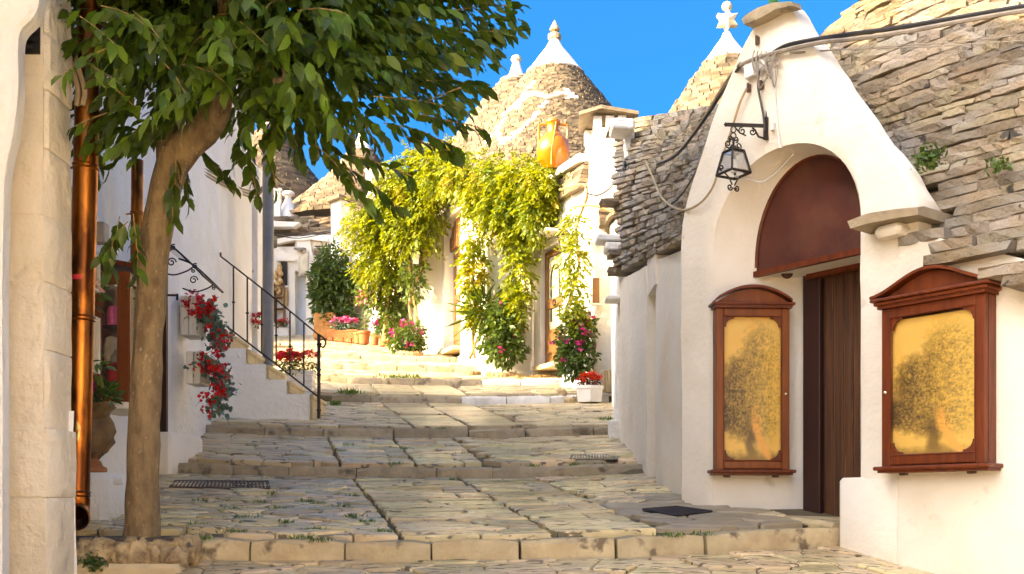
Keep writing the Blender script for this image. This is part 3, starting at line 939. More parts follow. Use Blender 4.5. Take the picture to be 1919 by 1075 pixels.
# --- roof: courses of thick limestone slabs, sunk core behind
def roof_pt(t, z):
    """surface of the near roof: battered, bending round to the cone higher up"""
    q = max(0, z - 1.35)
    tc = .35; t2 = tc + (t - tc) * (1 - .05 * q)
    d = -.16 + .50 * q + .028 * q * (t - .5) ** 2
    return Fp(t2, d, z)
stones = [stone_mesh('roof_slab', m_roof, 100 + k, 5, .055) for k in range(12)]
def eave(t): return lerp(2.0, 1.42, (.55 - t) / 1.25) if t < .55 else 2.0
core = MB(); rows = []
for k in range(22):
    t = 1.75 - 3.35 * k / 21
    rows.append([roof_pt(t, eave(t) + .04 + (4.9 - eave(t) - .04) * j / 20) + Vector((.8, .6, 0)) * .14 for j in range(21)])
core.loft(rows); roof_o = core.build('roof', m_roof_core, near_h)
rim_r = sorted([(z_, t_) for t_, z_ in outer if t_ < 1.1 and z_ > 1.9])
def t_rim(z): return float(np.interp(z, [a for a, b in rim_r], [b for a, b in rim_r]))
z = 1.22; items = []
rs = random.Random(5)
while z < 4.35:
    h = rs.uniform(.052, .088) if z > 1.9 else rs.uniform(.075, .10)
    t = 2.35
    while t > -1.35:
        L = rs.uniform(.14, .50) * (1.25 if z < 2.2 else 1)
        tm = t - L / 2
        p = roof_pt(tm, z + h / 2)
        px = CX + F * p.x / p.y
        if z + h / 2 > eave(tm) + .02 and tm < (t_rim(z) + .02 if z < 2.3 else 1.95) and px > (1478 if z > 3.25 else 1400) and px < 2100:
            D = .30 + (.16 if z < eave(tm) + .16 else 0)
            hh = h * rs.uniform(.74, .92)
            p = p + Vector((.8, .6, 0)) * (D / 2 + rs.uniform(-.028, .02) - (.10 if z < eave(tm) + .10 else 0))
            q1, q0 = roof_pt(tm - .05, z), roof_pt(tm + .05, z)
            a = math.atan2(q1.y - q0.y, q1.x - q0.x)
            items.append((rs.randrange(12), p, (rs.uniform(-.03, .03), rs.uniform(-.014, .014), a + rs.uniform(-.02, .02)), (L * .985, D, hh)))
        t -= L
    z += h
place_slabs(items, stones, near_h)
# long flat eave slab over the door arch and the whitewashed corbel under it
big = MB()
ep = [FPx(1590, 412, -.26), FPx(1625, 398, -.22), FPx(1668, 391, -.2), FPx(1722, 386, -.18)]
eb = [FPx(1594, 428, -.26), FPx(1628, 418, -.22), FPx(1668, 410, -.2), FPx(1722, 402, -.18)]
rows = []
for i in range(4):
    d = (-.26, -.22, -.2, -.18)[i]
    rows.append([Fp(eb[i][0], d, eb[i][1]), Fp(ep[i][0], d - .01, ep[i][1] - .01), Fp(ep[i][0], d + .06, ep[i][1] + .01), Fp(ep[i][0], .3, ep[i][1] + .01), Fp(ep[i][0], .3, eb[i][1])])
big.loft(rows, close=True); big.f += [(0, 1, 2, 3, 4), (19, 18, 17, 16, 15)]; big.mi += [0, 0]
big.build('eave_slab', m_kerb_g, near_h)
cb = MB(); c_ = FPx(1665, 432, -.1); cb.box(Fp(c_[0], -.02, c_[1]), (.20, .22, .08), ROTF, bev=.025); cb.build('corbel', m_plaster, near_h, smooth='auto')
capm = MB()
cpx = [(1390, 36), (1398, 27), (1420, 14), (1446, 5), (1482, 2)]; cpb = [(1393, 45), (1404, 41), (1428, 30), (1452, 16), (1484, 9)]
rows = []
for a, b in zip(cpx, cpb):
    ta, tb = FPx(*a, -.12), FPx(*b, -.12)
    rows.append([Fp(tb[0], -.11, tb[1]), Fp(ta[0], -.12, ta[1]), Fp(ta[0], .0, ta[1] + .01), Fp(tb[0], .0, tb[1])])
capm.loft(rows, close=True); capm.f += [(0, 1, 2, 3), (19, 18, 17, 16)]; capm.mi += [0, 0]
capm.build('cap_stone', m_kerb_g, near_h)
gt = MB(); g_ = P(1450, 1, 7.95); gt.lathe([(.03, -.01), (.035, .01), (.015, .025)], g_, 8, sx=1.3); tag(gt.build('glazed_tile', m_green_tile, None), 'bit of green glazed ware lying on the cap stone of the near gable', 'tile')
# small succulent growing between the slabs
def wall_plant(px, py, Y, n, s, label):
    c = P(px, py, Y); g = np.random.default_rng(px)
    pos = np.array(c) + g.normal(0, 1, (n, 3)) * np.array([.05, .05, .035]) * s
    d = g.normal(0, .6, (n, 3)) + np.array([-.5, -.5, .4])
    t = thing('succulent_plant', label, 'plant', c)
    tag(leaves('foliage', pos, d, g.uniform(.03, .07, n) * s, m_bush, t, width=1.1, seed=px), kind='stuff')
wall_plant(1742, 300, 7.0, 160, 1.0, 'green succulent clump rooted between the roof slabs beside the white gable rim')
wall_plant(1872, 312, 6.7, 60, .8, 'thin mossy plant growing on a roof slab right of the succulent clump')

# --- left-hand flank: wall that bends away up the street, slot in it, and the second roof over it
mid_h = thing('trullo_house', 'second trullo up the street, grey slab roof between gable and slim white flue', 'house', (2.2, 11.0, .2))
wl = MB()
wall(wl, [(*Fp(2.08, .02)[:2], -.5, 2.2), (1.47, 9.05, -.4, 2.22), (1.40, 9.55, -.3, 2.28), (1.375, 9.95, -.25, 2.35)], .3, side=1, res=.12)
wall(wl, [(1.345, 10.42, -.1, 2.4), (1.31, 11.3, 0, 2.52), (1.30, 12.45, .3, 2.7), (1.32, 13.0, .4, 2.75)], .3, side=1, res=.14)
wall(wl, [(1.55, 9.9, -.25, 2.35), (1.5, 10.45, -.25, 2.4)], .2, side=1)
wl.box((1.46, 10.18, 2.3), (.2, .6, .4))
wl.build('wall', m_plaster, mid_h, smooth='auto')
E0 = [P(1308, 446, 8.85), P(1275, 462, 9.4), P(1235, 480, 10.4), P(1200, 495, 11.4), P(1174, 508, 12.4)]
T0 = [P(1385, 180, 9.8), P(1345, 200, 10.7), P(1290, 210, 11.7), P(1235, 217, 12.5), P(1176, 226, 13.3)]
def quadr(c, u):
    u = max(0, min(.9999, u)) * (len(c) - 1); i = int(u); return c[i].lerp(c[i + 1], u - i)
def mid_pt(u, v):
    e, t = quadr(E0, u), quadr(T0, u)
    p = e.lerp(t, v); bulge = math.sin(math.pi * v) * .12
    return p + Vector((-.8, -.5, .2)) * bulge
core = MB(); core.loft([[mid_pt(k / 16, j / 12) + Vector((.13, .06, 0)) for j in range(13)] for k in range(17)]); core.build('roof', m_roof_core, mid_h)
v = -.02; items = []; rs = random.Random(9); stones_m = [stone_mesh('roof_slab', m_roof, 140 + k, 4, .055) for k in range(10)]
while v < 1.0:
    h = rs.uniform(.055, .10); u = -.02; dv = h / 2.15
    while u < 1:
        L = rs.uniform(.22, .6); p = mid_pt(min(max(u, 0), .999), v); q = mid_pt(min(u + .06, 1), v)
        ln = (mid_pt(1, v) - mid_pt(0, v)).length; du = L / ln
        um = u + du / 2
        pm = mid_pt(min(max(um, 0), .999), min(v + dv / 2, 1)); dd = (mid_pt(min(um + .03, 1), v) - mid_pt(max(um - .03, 0), v)).normalized()
        a = math.atan2(dd.y, dd.x)
        D = .30; inn = Vector((dd.y, -dd.x, 0)).normalized()
        if inn.x < 0: inn = -inn
        c = pm + inn * (D / 2 - .05 + rs.uniform(-.022, .016) - (.10 if v < .05 else 0))
        items.append((rs.randrange(10), c, (rs.uniform(-.025, .025), -math.asin(max(-.5, min(.5, dd.z))), a + rs.uniform(-.02, .02)), (L * .97, D, h * rs.uniform(.74, .90))))
        u += du
    v += dv
place_slabs(items, stones_m, mid_h)
# slim whitewashed flue at the house corner with its shelf stone
flue = MB()
fl = [P(1163, 880, 12.7), P(1166, 700, 12.7), P(1168, 520, 12.7), P(1173, 400, 12.7), P(1180, 240, 12.7)]
rows = []
for i, p in enumerate(fl):
    wd = (.13, .12, .11, .10, .07)[i]
    rows.append([p + Vector((-wd / 2, 0, 0)), p + Vector((wd / 2 + .03, 0, 0)), p + Vector((wd / 2 + .03, .3, 0)), p + Vector((-wd / 2, .3, 0))])
flue.loft(rows, close=True); flue.build('flue', m_plaster_b, mid_h, smooth='auto')
sh = MB(); c = P(1166, 241, 12.65); sh.box(c, (.27, .4, .12), (0, .05, 0), bev=.02); sh.build('shelf_stone', m_plaster_b, mid_h)
for (px, py, wpx, hpx) in ((1148, 450, 62, 11), (1158, 466, 50, 14), (1150, 561, 30, 8)):
    st = MB(); st.box(P(px, py, 12.62), (wpx * 12.62 / F, .3, hpx * 12.62 / F), (0, .03, 0), bev=.015); st.build('ledge_stone', m_plaster_b, mid_h)
ft = MB(); ft.box(P(1156, 805, 12.6) + Vector((0, .15, 0)), (.16, .3, .25), bev=.02); ft.build('footing', m_plaster_b, mid_h)
# loose bundle of old wire on the flue
for k in range(7):
    pass

# star trullo behind
def pinnacle(kind, c, s, parent):
    m = MB()
    if kind == 'ball':
        m.lathe([(.10 * s, -.5 * s), (.055 * s, -.12 * s), (.05 * s, 0), (.15 * s, .03 * s), (.19 * s, .10 * s), (.17 * s, .2 * s), (.06 * s, .27 * s)], c, 14)
        m.build('pinnacle', m_pinn_w, parent, smooth='auto')
    elif kind == 'spear':
        m.lathe([(.13 * s, 0), (.13 * s, .08 * s), (.30 * s, .10 * s), (.32 * s, .32 * s), (.2 * s, .40 * s), (.1 * s, .42 * s), (.09 * s, .52 * s), (.26 * s, .54 * s), (.27 * s, .62 * s), (.10 * s, .95 * s), (.0 * s, 1.12 * s)], c, 16)
        for k in range(4):
            a = k * math.pi / 2 + .3; m.box(Vector(c) + Vector((.27 * s * math.cos(a), .27 * s * math.sin(a), .18 * s)), (.14 * s, .2 * s, .26 * s), (0, 0, a))
        m.build('pinnacle', m_pinn, parent, smooth='auto')
    else:
        m.lathe([(.16 * s, 0), (.10 * s, .06 * s), (.10 * s, .12 * s)], c, 12)
        pts = []
        for k in range(12):
            a = math.pi / 2 + k * math.pi / 6; rr = (.44 if k % 2 == 0 else .24) * s
            pts.append(Vector(c) + Vector((rr * math.cos(a), -.14 * s, .52 * s + rr * math.sin(a))))
        m.prism(pts, (0, .28 * s, 0)); mid = Vector(c) + Vector((0, -.26 * s, .52 * s)); m.add(pts + [mid], [(i, (i + 1) % 12, 12) for i in range(12)])
        m.lathe([(.05 * s, .9 * s), (.16 * s, .94 * s), (.2 * s, 1.05 * s), (.16 * s, 1.17 * s), (.03 * s, 1.24 * s)], c, 12)
        m.build('pinnacle', m_pinn_w, parent, smooth='auto')
def cone_roof(parent, px, Y, prof_px, cap_row, course, pin, pin_s, zlow=None, painted=None, L=(.14, .3), seed=1, neck=None):
    """prof_px: list of (row, half width in px) from the bottom up; rows above cap_row are whitewashed"""
    X = (px - CX) * Y / F; s = Y / F
    prof = [((HZ - py) * s, hw * s) for py, hw in prof_px]
    zc = (HZ - cap_row) * s
    low = [q for q in prof if q[0] < zc] + [(zc, cone_r(prof, zc))]
    cr = MB(); cr.lathe([(r_ - .07, z) for z, r_ in low], (X, Y, 0), 40); ro = cr.build('cone_roof', m_roof_core, parent)
    cone_stones('roof_stones', X, Y, low, course, ro, L=L, painted=painted, seed=seed)
    cp = MB(); up = [(cone_r(prof, zc) + .02, zc - .05), (cone_r(prof, zc) + .035, zc)] + [(r_ + .02, z) for z, r_ in prof if z > zc]
    b = len(cp.v)
    cp.lathe(up, (X, Y, 0), 32)
    cp.v = [tuple(Vector(v_) + Vector((noise.noise(Vector(v_) * 6) * .02, noise.noise(Vector(v_) * 6 + Vector((9, 0, 0))) * .02, 0))) for v_ in cp.v]
    cp.build('white_cap', m_cap, ro, smooth='auto')
    pinnacle(pin, (X, Y, (HZ - prof_px[-1][0]) * s - .02), pin_s, ro)
    return X, Y
star_h = thing('trullo_house', 'sunlit trullo behind the second roof, its white cone tip crowned by a carved star', 'house', ((1363 - CX) * 16 / F, 16, 3))
cone_roof(star_h, 1363, 16, [(420, 230), (215, 110), (150, 66), (113, 38), (90, 22), (72, 9), (62, 5)], 114, .062, 'star', .41, L=(.09, .2), seed=3)
dm = MB(); dm.lathe([(1.75, -.2), (1.8, 4.3)], ((1363 - CX) * 16 / F, 16, 0), 24); dm.build('wall', m_plaster_far, star_h)

# ------------------------------------------------------------------ display cases
def show_case(label, w_, h_, dep, origin, rz, seed, curved):
    """x to the right along the front, y into the wall, z up; origin = middle of the bottom at the wall; built round the origin then turned"""
    t = thing('display_case', label, 'display case', (0, 0, 0), 'wooden display cases by the arched door')
    st = .064
    fr_ = MB()
    for x in (-w_ / 2 + st / 2, w_ / 2 - st / 2): fr_.box((x, -dep + .02, h_ / 2), (st, .04, h_), bev=.006)
    fr_.box((0, -dep + .02, h_ - st / 2), (w_ - 2 * st, .04, st), bev=.006); fr_.box((0, -dep + .02, st / 2 + .01), (w_ - 2 * st, .04, st), bev=.006)
    fr_.build('door_frame', m_wood_orange if not curved else m_wood_red, t)
    bx = MB()
    for x in (-w_ / 2 + .012, w_ / 2 - .012): bx.box((x, -dep / 2 + .02, h_ / 2), (.024, dep - .045, h_ - .01))
    bx.box((0, -.012, h_ / 2), (w_ - .05, .02, h_ - .02)); bx.box((0, -dep / 2, h_ - .015), (w_ - .05, dep - .05, .024)); bx.box((0, -dep / 2, .015), (w_ - .05, dep - .05, .024))
    bx.build('carcase', m_wood_red, t)
    bead = MB()
    for x in (-w_ / 2 + st, w_ / 2 - st): bead.tube([(x, -dep - .002, st), (x, -dep - .002, h_ - st)], .006, 5)
    for z_ in (st + .01, h_ - st): bead.tube([(-w_ / 2 + st, -dep - .002, z_), (w_ / 2 - st, -dep - .002, z_)], .006, 5)
    bead.build('bead', m_wood_red, t)
    for sx in (-1, 1):
        for sz in (-1, 1):
            c = MB(); x0 = sx * (w_ / 2 - st); z0 = st + .01 if sz < 0 else h_ - st; e = .085
            pts = [(x0, z0), (x0 - sx * e, z0), (x0 - sx * e * .93, z0 - sz * e * .22 * -1 * -1)]
            arc = [(x0 - sx * e * (1 - .78 * math.sin(a)), z0 - sz * e * (1 - .78 * math.cos(a))) for a in [math.pi / 2 * k / 6 for k in range(7)]]
            poly = [(x0, z0), (x0 - sx * e, z0)] + arc + [(x0, z0 - sz * e)]
            c.prism([Vector((x, -dep + .004, z_)) for x, z_ in poly], (0, .022, 0)); c.build('corner_bracket', m_wood_red, t)
    pic = MB(); x1 = w_ / 2 - st + .02; ztop = h_ - st - (.035 if curved else 0)
    pic.add([(-x1, -dep + .045, st - .02), (x1, -dep + .045, st - .02), (x1, -dep + .045, ztop + .02), (-x1, -dep + .045, ztop + .02)], [(0, 1, 2, 3)])
    po = pic.build('picture', picture_mat(seed), t, fix=False)
    uv = po.data.uv_layers.new(name='UVMap'); 
    for li, c in enumerate([(0, 0), (1, 0), (1, 1), (0, 1)]): uv.data[li].uv = c
    gl = MB(); gl.box((0, -dep + .018, h_ / 2), (2 * x1 - .05, .004, h_ - 2 * st + .02)); gl.build('glass_pane', m_glass, t)
    ld = MB(); ld.box((0, -dep / 2 - .01, -.012), (w_ + .09, dep + .06, .026), bev=.008); ld.box((0, -dep / 2 - .0, -.033), (w_ + .05, dep + .02, .018)); ld.build('bottom_ledge', m_wood_red, t)
    co = MB(); co.box((0, -dep / 2 - .01, h_ + .012), (w_ + .03, dep + .04, .024)); co.box((0, -dep / 2 - .012, h_ + .034), (w_ + .07, dep + .07, .022), bev=.006); 
    if curved: co.box((0, -dep / 2 - .012, h_ + .058), (w_ + .11, dep + .1, .02), bev=.006)
    co.build('cornice', m_wood_red, t)
    zt = h_ + (.07 if curved else .046); hp = .135 if curved else .115; n = 24
    prof = []
    for k in range(n + 1):
        s_ = k / n; x = lerp(-1, 1, s_)
        y = max(0, .5 + .5 * math.cos(math.pi * x)) ** .85 if curved else max(0, math.cos(x * math.pi / 2)) ** .8
        prof.append((x * (w_ / 2 + (.06 if curved else .01)), zt + hp * y))
    tym = MB(); tym.prism([Vector((x * .97, -dep + .012, z_ - .004)) for x, z_ in prof] + [Vector((-prof[0][0] * .97 * -1 * -1, -dep + .012, zt - .005))][:0], (0, .02, 0)); tym.build('pediment', m_wood_orange if not curved else m_wood_red, t)
    top = MB(); d0, d1 = -dep - .05, (0 if curved else -dep + .08)
    rows = [[Vector((x, d0, z_ + .002)), Vector((x, d0, z_ + .022)), Vector((x, d1, z_ + .022)), Vector((x, d1, z_ + .002))] for x, z_ in prof]
    top.loft(rows, close=True); top.f += [(0, 1, 2, 3), tuple((n) * 4 + q for q in (3, 2, 1, 0))]; top.mi += [0, 0]
    top.build('pediment_moulding', m_wood_red, t, smooth='auto')
    kn = MB(); kx = (-1 if curved else 1) * (w_ / 2 - .03); kn.lathe([(.011, 0), (.011, .008), (.004, .012)], (0, 0, 0), 10)
    kn.v = [(kx + a, -dep - c_, h_ * .47 + b_) for a, b_, c_ in kn.v]; kn.build('lock_knob', m_brass, t)
    for sx in (-1, 1):
        bk_ = MB(); bk_.box((sx * w_ * .33, -dep / 2, -.05), (.05, .03, .018)); bk_.build('foot_bracket', m_rust, t)
    t.location = origin; t.rotation_euler = (0, 0, rz); W[t] = Vector(origin)
    return t

def picture_mat(seed):
    """printed sepia photograph of an old olive tree: amber sky, mottled crown, dark trunk, lit root"""
    m = bpy.data.materials.new('olive_tree_print'); m.use_nodes = True; t = m.node_tree; p = t.nodes['Principled BSDF']
    uv = _n(t, 'ShaderNodeUVMap'); sep = _n(t, 'ShaderNodeSeparateXYZ'); t.links.new(uv.outputs[0], sep.inputs[0])
    mp = _n(t, 'ShaderNodeMapping'); mp.inputs['Location'].default_value = (seed, seed * 2, 0); mp.inputs['Scale'].default_value = (1, 1.6, 1); t.links.new(uv.outputs[0], mp.inputs[0]); v = mp.outputs[0]
    x, y = sep.outputs[0], sep.outputs[1]
    nb, nm, nf = _noise(t, v, 4, 3), _noise(t, v, 10, 5, .7), _noise(t, v, 30, 3, .75)
    def ell(cx, cy, rx, ry):
        dx = _math(t, 'DIVIDE', _math(t, 'SUBTRACT', x, cx), rx); dy = _math(t, 'DIVIDE', _math(t, 'SUBTRACT', y, cy), ry)
        return _math(t, 'SUBTRACT', 1.0, _math(t, 'SQRT', _math(t, 'ADD', _math(t, 'MULTIPLY', dx, dx), _math(t, 'MULTIPLY', dy, dy))))
    e = ell(.70, .66, .40, .30)
    for q in ((.35, .52, .34, .24), (.78, .40, .32, .26), (.12, .33, .3, .13), (.5, .3, .5, .16)): e = _math(t, 'MAXIMUM', e, ell(*q))
    wob = _math(t, 'ADD', _math(t, 'MULTIPLY', _math(t, 'SUBTRACT', nm, .5), 1.1), _math(t, 'MULTIPLY', _math(t, 'SUBTRACT', nf, .5), .28))
    crown = _ramp(t, _math(t, 'ADD', e, wob), -.08, .22)
    skyc = _mixc(t, nb, (.97, .62, .16), (.92, .50, .10))
    tone = _math(t, 'ADD', _math(t, 'MULTIPLY', nf, .75), _math(t, 'ADD', _math(t, 'MULTIPLY', nm, .6), _math(t, 'MULTIPLY', _math(t, 'SUBTRACT', x, .55), .35)))
    fol = _mixc(t, _ramp(t, tone, .50, .86), _mixc(t, _ramp(t, _math(t, 'ADD', e, _math(t, 'MULTIPLY', _math(t, 'SUBTRACT', nb, .5), .5)), .15, .55), (.22, .115, .02), (.10, .05, .010)), (.90, .54, .11))
    c = _mixc(t, crown, skyc, fol)
    tx = _math(t, 'ABSOLUTE', _math(t, 'ADD', _math(t, 'SUBTRACT', x, .50), _math(t, 'MULTIPLY', _math(t, 'SUBTRACT', nb, .5), .3)))
    trunk = _math(t, 'MULTIPLY', _ramp(t, tx, .13, .04), _ramp(t, y, .40, .22))
    c = _mixc(t, _math(t, 'MULTIPLY', trunk, .8), c, (.11, .06, .018))
    gnd = _ramp(t, _math(t, 'ADD', y, _math(t, 'MULTIPLY', _math(t, 'SUBTRACT', nm, .5), .12)), .10, .04)
    c = _mixc(t, gnd, c, (.38, .21, .045))
    # the lit root that runs down to the lower right
    rx = _math(t, 'SUBTRACT', _math(t, 'ADD', .56, _math(t, 'MULTIPLY', _math(t, 'POWER', _math(t, 'SUBTRACT', .34, y, True), 2.0), 2.6)), x)
    root = _math(t, 'MULTIPLY', _ramp(t, _math(t, 'ABSOLUTE', _math(t, 'ADD', rx, _math(t, 'MULTIPLY', _math(t, 'SUBTRACT', nm, .5), .12))), .09, .03), _math(t, 'MULTIPLY', _ramp(t, y, .40, .26), _ramp(t, nf, .30, .45)))
    c = _mixc(t, root, c, (.98, .46, .10))
    t.links.new(c, p.inputs['Base Color']); p.inputs['Roughness'].default_value = .55
    return m

# left case hangs on the splayed reveal, facing down the street
o_ = P(1405, 881, 8.47)
show_case('display case with plain arched top, hung inside the niche left of the dark door', .60, 1.30, .10, (o_.x, o_.y, o_.z), .04, 1.3, False)
tm_ = (FPx(1676, 800)[0] + FPx(1872, 800)[0]) / 2
o_ = Fp(tm_, -.02, .262)
show_case('larger display case with wavy pediment, hung on the white wall right of the dark door', .73, 1.065, .135, (o_.x, o_.y, o_.z), math.atan2(-.8, .6), 5.1, True)

# ------------------------------------------------------------------ house number, lamp, cables
nb_ = P(1475, 511, 8.4)
t = thing('house_number', 'round brown wooden number plaque reading 15 between the left case and the door', 'sign', nb_)
pl = MB(); pl.lathe([(.047, 0), (.05, .006), (.046, .014)], (0, 0, 0), 20); pl.v = [(nb_.x + a, nb_.y - c, nb_.z + b) for a, b, c in pl.v]; pl.build('plaque', m_wood_door, t)
fc = bpy.data.curves.new('digits', 'FONT'); fc.body = '15'; fc.size = .062; fc.extrude = .002; fc.align_x = 'CENTER'; fc.align_y = 'CENTER'
tmp = bpy.data.objects.new('digits_tmp', fc); COL.objects.link(tmp)
dg = bpy.context.evaluated_depsgraph_get(); dme = bpy.data.meshes.new_from_object(tmp.evaluated_get(dg)); bpy.data.objects.remove(tmp)
dme.materials.clear(); dme.materials.append(m_dark)
inst('digits', dme, t, nb_ + Vector((0, -.017, 0)), (rad(90), 0, 0))

def scroll(c, ex, ez, r0, turns, r_, n=22, start=0, d=1):
    """spiral in the plane of ex, ez"""
    pts = []
    for k in range(n + 1):
        a = start + d * turns * 2 * math.pi * k / n; rr = lerp(r0, r0 * .22, k / n)
        pts.append(Vector(c) + ex * (rr * math.cos(a)) + ez * (rr * math.sin(a)))
    return pts
EZ = Vector((0, 0, 1))
wp = Fp(*[FPx(1438, 240)[0], -.01, FPx(1438, 240)[1]])
EN = Vector((-.8, -.6, 0))
FN = EN
EN = Vector((-.995, -.10, 0))
lt = thing('wall_lantern', 'black wrought iron lantern hanging from a scrolled bracket on the near gable', 'lantern', wp)
br = MB()
br.box(wp + Vector((0, 0, -.005)) , (.03, .035, .17), ROTF); br.tube([wp + EZ * .07, wp + EZ * .13], [.008, .002], 6)
br.box(wp + EN * .155 + EZ * .015, (.31, .02, .024), Matrix.Rotation(math.atan2(.1, .995), 3, 'Z'))
br.lathe([(.003, -.018), (.017, 0), (.003, .018)], wp + EN * .32 + EZ * .015, 8)
br.tube([wp + EZ * -.08 + EN * .02, wp + EZ * -.07 + EN * .06, wp + EZ * -.02 + EN * .09, wp + EN * .11], .008, 6)
br.tube(scroll(wp + EN * .11 + EZ * -.035, EN, EZ, .03, 1.3, .006, start=math.pi / 2), .006, 5)
br.tube(scroll(wp + EN * .19 + EZ * -.03, EN, EZ, .03, 1.3, .006, start=math.pi / 2, d=-1), .006, 5)
br.tube([wp + EN * .16 + EZ * -.065, wp + EN * .21 + EZ * -.045, wp + EN * .25 + EZ * 0], .006, 5)
br.build('bracket', m_iron, lt, smooth='auto')
hk = wp + EN * .26
LC = Vector((hk.x, hk.y, (HZ - 305) * hk.y / F))      # centre of the glass cage
rg = MB()
for dz in (.0, -.05):
    c = Vector((hk.x, hk.y, hk.z - .02 + dz)); rg.tube([c + Vector((.02 * math.cos(a), 0, .024 * math.sin(a))) for a in [2 * math.pi * k / 12 for k in range(13)]], .005, 5, cap=False)
rg.build('chain_ring', m_iron, lt, smooth='auto')
tw, bw, zt, zb_ = .062, .100, .085, -.085
cg = MB(); ex, ey = Vector((.88, .47, 0)).normalized(), Vector((-.47, .88, 0)).normalized()
def cpt(sx, sy, top): k = tw if top else bw; return LC + ex * (sx * k) * .92 + ey * (sy * k) * .92 + EZ * (zt if top else zb_)
for sx in (-1, 1):
    for sy in (-1, 1): cg.tube([cpt(sx, sy, 1), cpt(sx, sy, 0)], .009, 5)
for top in (0, 1):
    q = [cpt(-1, -1, top), cpt(1, -1, top), cpt(1, 1, top), cpt(-1, 1, top)]
    for i in range(4): cg.tube([q[i], q[(i + 1) % 4]], .011, 5)
q = [cpt(-1, -1, 1), cpt(1, -1, 1), cpt(1, 1, 1), cpt(-1, 1, 1)]; top_c = LC + EZ * (zt + .05)
cg.add(q + [top_c], [(0, 1, 4), (1, 2, 4), (2, 3, 4), (3, 0, 4)])
cg.tube([top_c - EZ * .02, top_c + EZ * .06], .010, 6)
cg.build('cage', m_iron, lt)
for (a, b) in (((-1, -1), (1, -1)), ((1, -1), (1, 1)), ((1, 1), (-1, 1)), ((-1, 1), (-1, -1))):
    g = MB(); v4 = [cpt(*a, 1), cpt(*b, 1), cpt(*b, 0), cpt(*a, 0)]; cc = sum(v4, Vector()) / 4
    v4 = [cc + (p - cc) * .95 for p in v4]; nn = (cc - LC); nn.z = 0; nn.normalize(); g.prism(v4, nn * -.003); g.build('glass_pane', m_glass, lt)
bl = MB(); bl.lathe([(.016, .06), (.016, .03), (.03, 0), (.034, -.03), (.024, -.06), (.004, -.072)], LC + EZ * -.01, 14); bl.build('bulb', m_white, lt, smooth='auto')
ho = MB(); ho.lathe([(.02, .02), (.02, .07)], LC + EZ * .005, 10); ho.build('lamp_holder', m_iron, lt)
for sgn in (-1, 1):
    s1 = MB(); s1.tube(scroll(LC + ex * (sgn * .052) + EZ * (zt + .052), ex * sgn, EZ, .034, 1.4, .006, start=math.pi), .006, 5); s1.build('scroll', m_iron, lt, smooth='auto')
    s1 = MB(); s1.tube(scroll(LC + ex * (sgn * .026) + EZ * (zt + .10), ex * sgn, EZ, .024, 1.3, .006, start=-math.pi / 2), .0055, 5); s1.build('scroll', m_iron, lt, smooth='auto')
    s1 = MB(); s1.tube(scroll(LC + ex * (sgn * .115) + EZ * (zb_ + .03), ex * sgn, EZ, .024, 1.2, .006, start=-math.pi / 2), .006, 5); s1.build('scroll', m_iron, lt, smooth='auto')
    s1 = MB(); s1.tube([LC + ex * (sgn * bw * .9) + EZ * zb_, LC + ex * (sgn * .04) + EZ * (zb_ - .035), LC + ex * (sgn * .012) + EZ * (zb_ - .085)], .006, 5)
    s1.tube(scroll(LC + ex * (sgn * .034) + EZ * (zb_ - .105), ex * sgn, EZ, .026, 1.3, .006, start=math.pi), .006, 5)
    s1.build('scroll', m_iron, lt, smooth='auto')

EN = FN
def fpt(px, py, d): 
    t, z = FPx(px, py, d); return Fp(t, d, z)
def smooth_pts(pts, k=6):
    out = []
    n = len(pts)
    for i in range(n - 1):
        p0, p1, p2, p3 = pts[max(i - 1, 0)], pts[i], pts[i + 1], pts[min(i + 2, n - 1)]
        for j in range(k):
            t = j / k
            out.append(.5 * ((2 * p1) + (p2 - p0) * t + (2 * p0 - 5 * p1 + 4 * p2 - p3) * t * t + (3 * p1 - p0 - 3 * p2 + p3) * t ** 3))
    out.append(pts[-1]); return out
def cable(name, label, pts, r, mat, group='cables on the near gable'):
    m = MB(); m.tube(smooth_pts(pts), r, 6); o = m.build(name, mat, None, smooth='auto')
    return tag(o, label, 'cable', group)
cable('power_cable', 'thick black power cable from the upper right corner across the near roof to the gable', [fpt(2050, -4, .75), fpt(1925, 11, .62), fpt(1800, 32, .5), fpt(1680, 52, .36), fpt(1600, 63, .2), fpt(1540, 72, -.03), fpt(1478, 84, -.03), fpt(1450, 98, -.03)], .017, m_cable_b)
cable('power_cable', 'grey conduit hanging just below the thick black cable across the near roof', [fpt(2050, 6, .75), fpt(1925, 19, .60), fpt(1800, 40, .47), fpt(1680, 62, .33), fpt(1600, 73, .18), fpt(1540, 79, -.05), fpt(1478, 92, -.05), fpt(1420, 108, -.05), fpt(1388, 122, -.05)], .016, m_cable_g)
cable('power_cable', 'thin wire sagging under the grey conduit, upper of two', [fpt(1930, 62, .6), fpt(1800, 78, .5), fpt(1690, 85, .34), fpt(1580, 92, .1), fpt(1480, 98, -.04)], .004, m_cable_g)
cable('power_cable', 'thin wire sagging under the grey conduit, lower of two', [fpt(1930, 75, .6), fpt(1800, 84, .5), fpt(1690, 89, .34), fpt(1580, 93, .1), fpt(1480, 101, -.04)], .004, m_cable_g)
c0 = fpt(1388, 122, -.05)
cable('power_cable', 'black cable bundle drooping from the gable edge to the second roof, uppermost strand', [c0, P(1352, 176, 8.7), P(1312, 236, 9.2), P(1268, 290, 9.8), P(1232, 308, 10.2)], .014, m_cable_b)
cable('power_cable', 'brown cable drooping beside the black bundle to the second roof', [c0 + EZ * .02, P(1356, 160, 8.75), P(1318, 222, 9.2), P(1280, 275, 9.8), P(1240, 304, 10.2)], .011, m_cable_t)
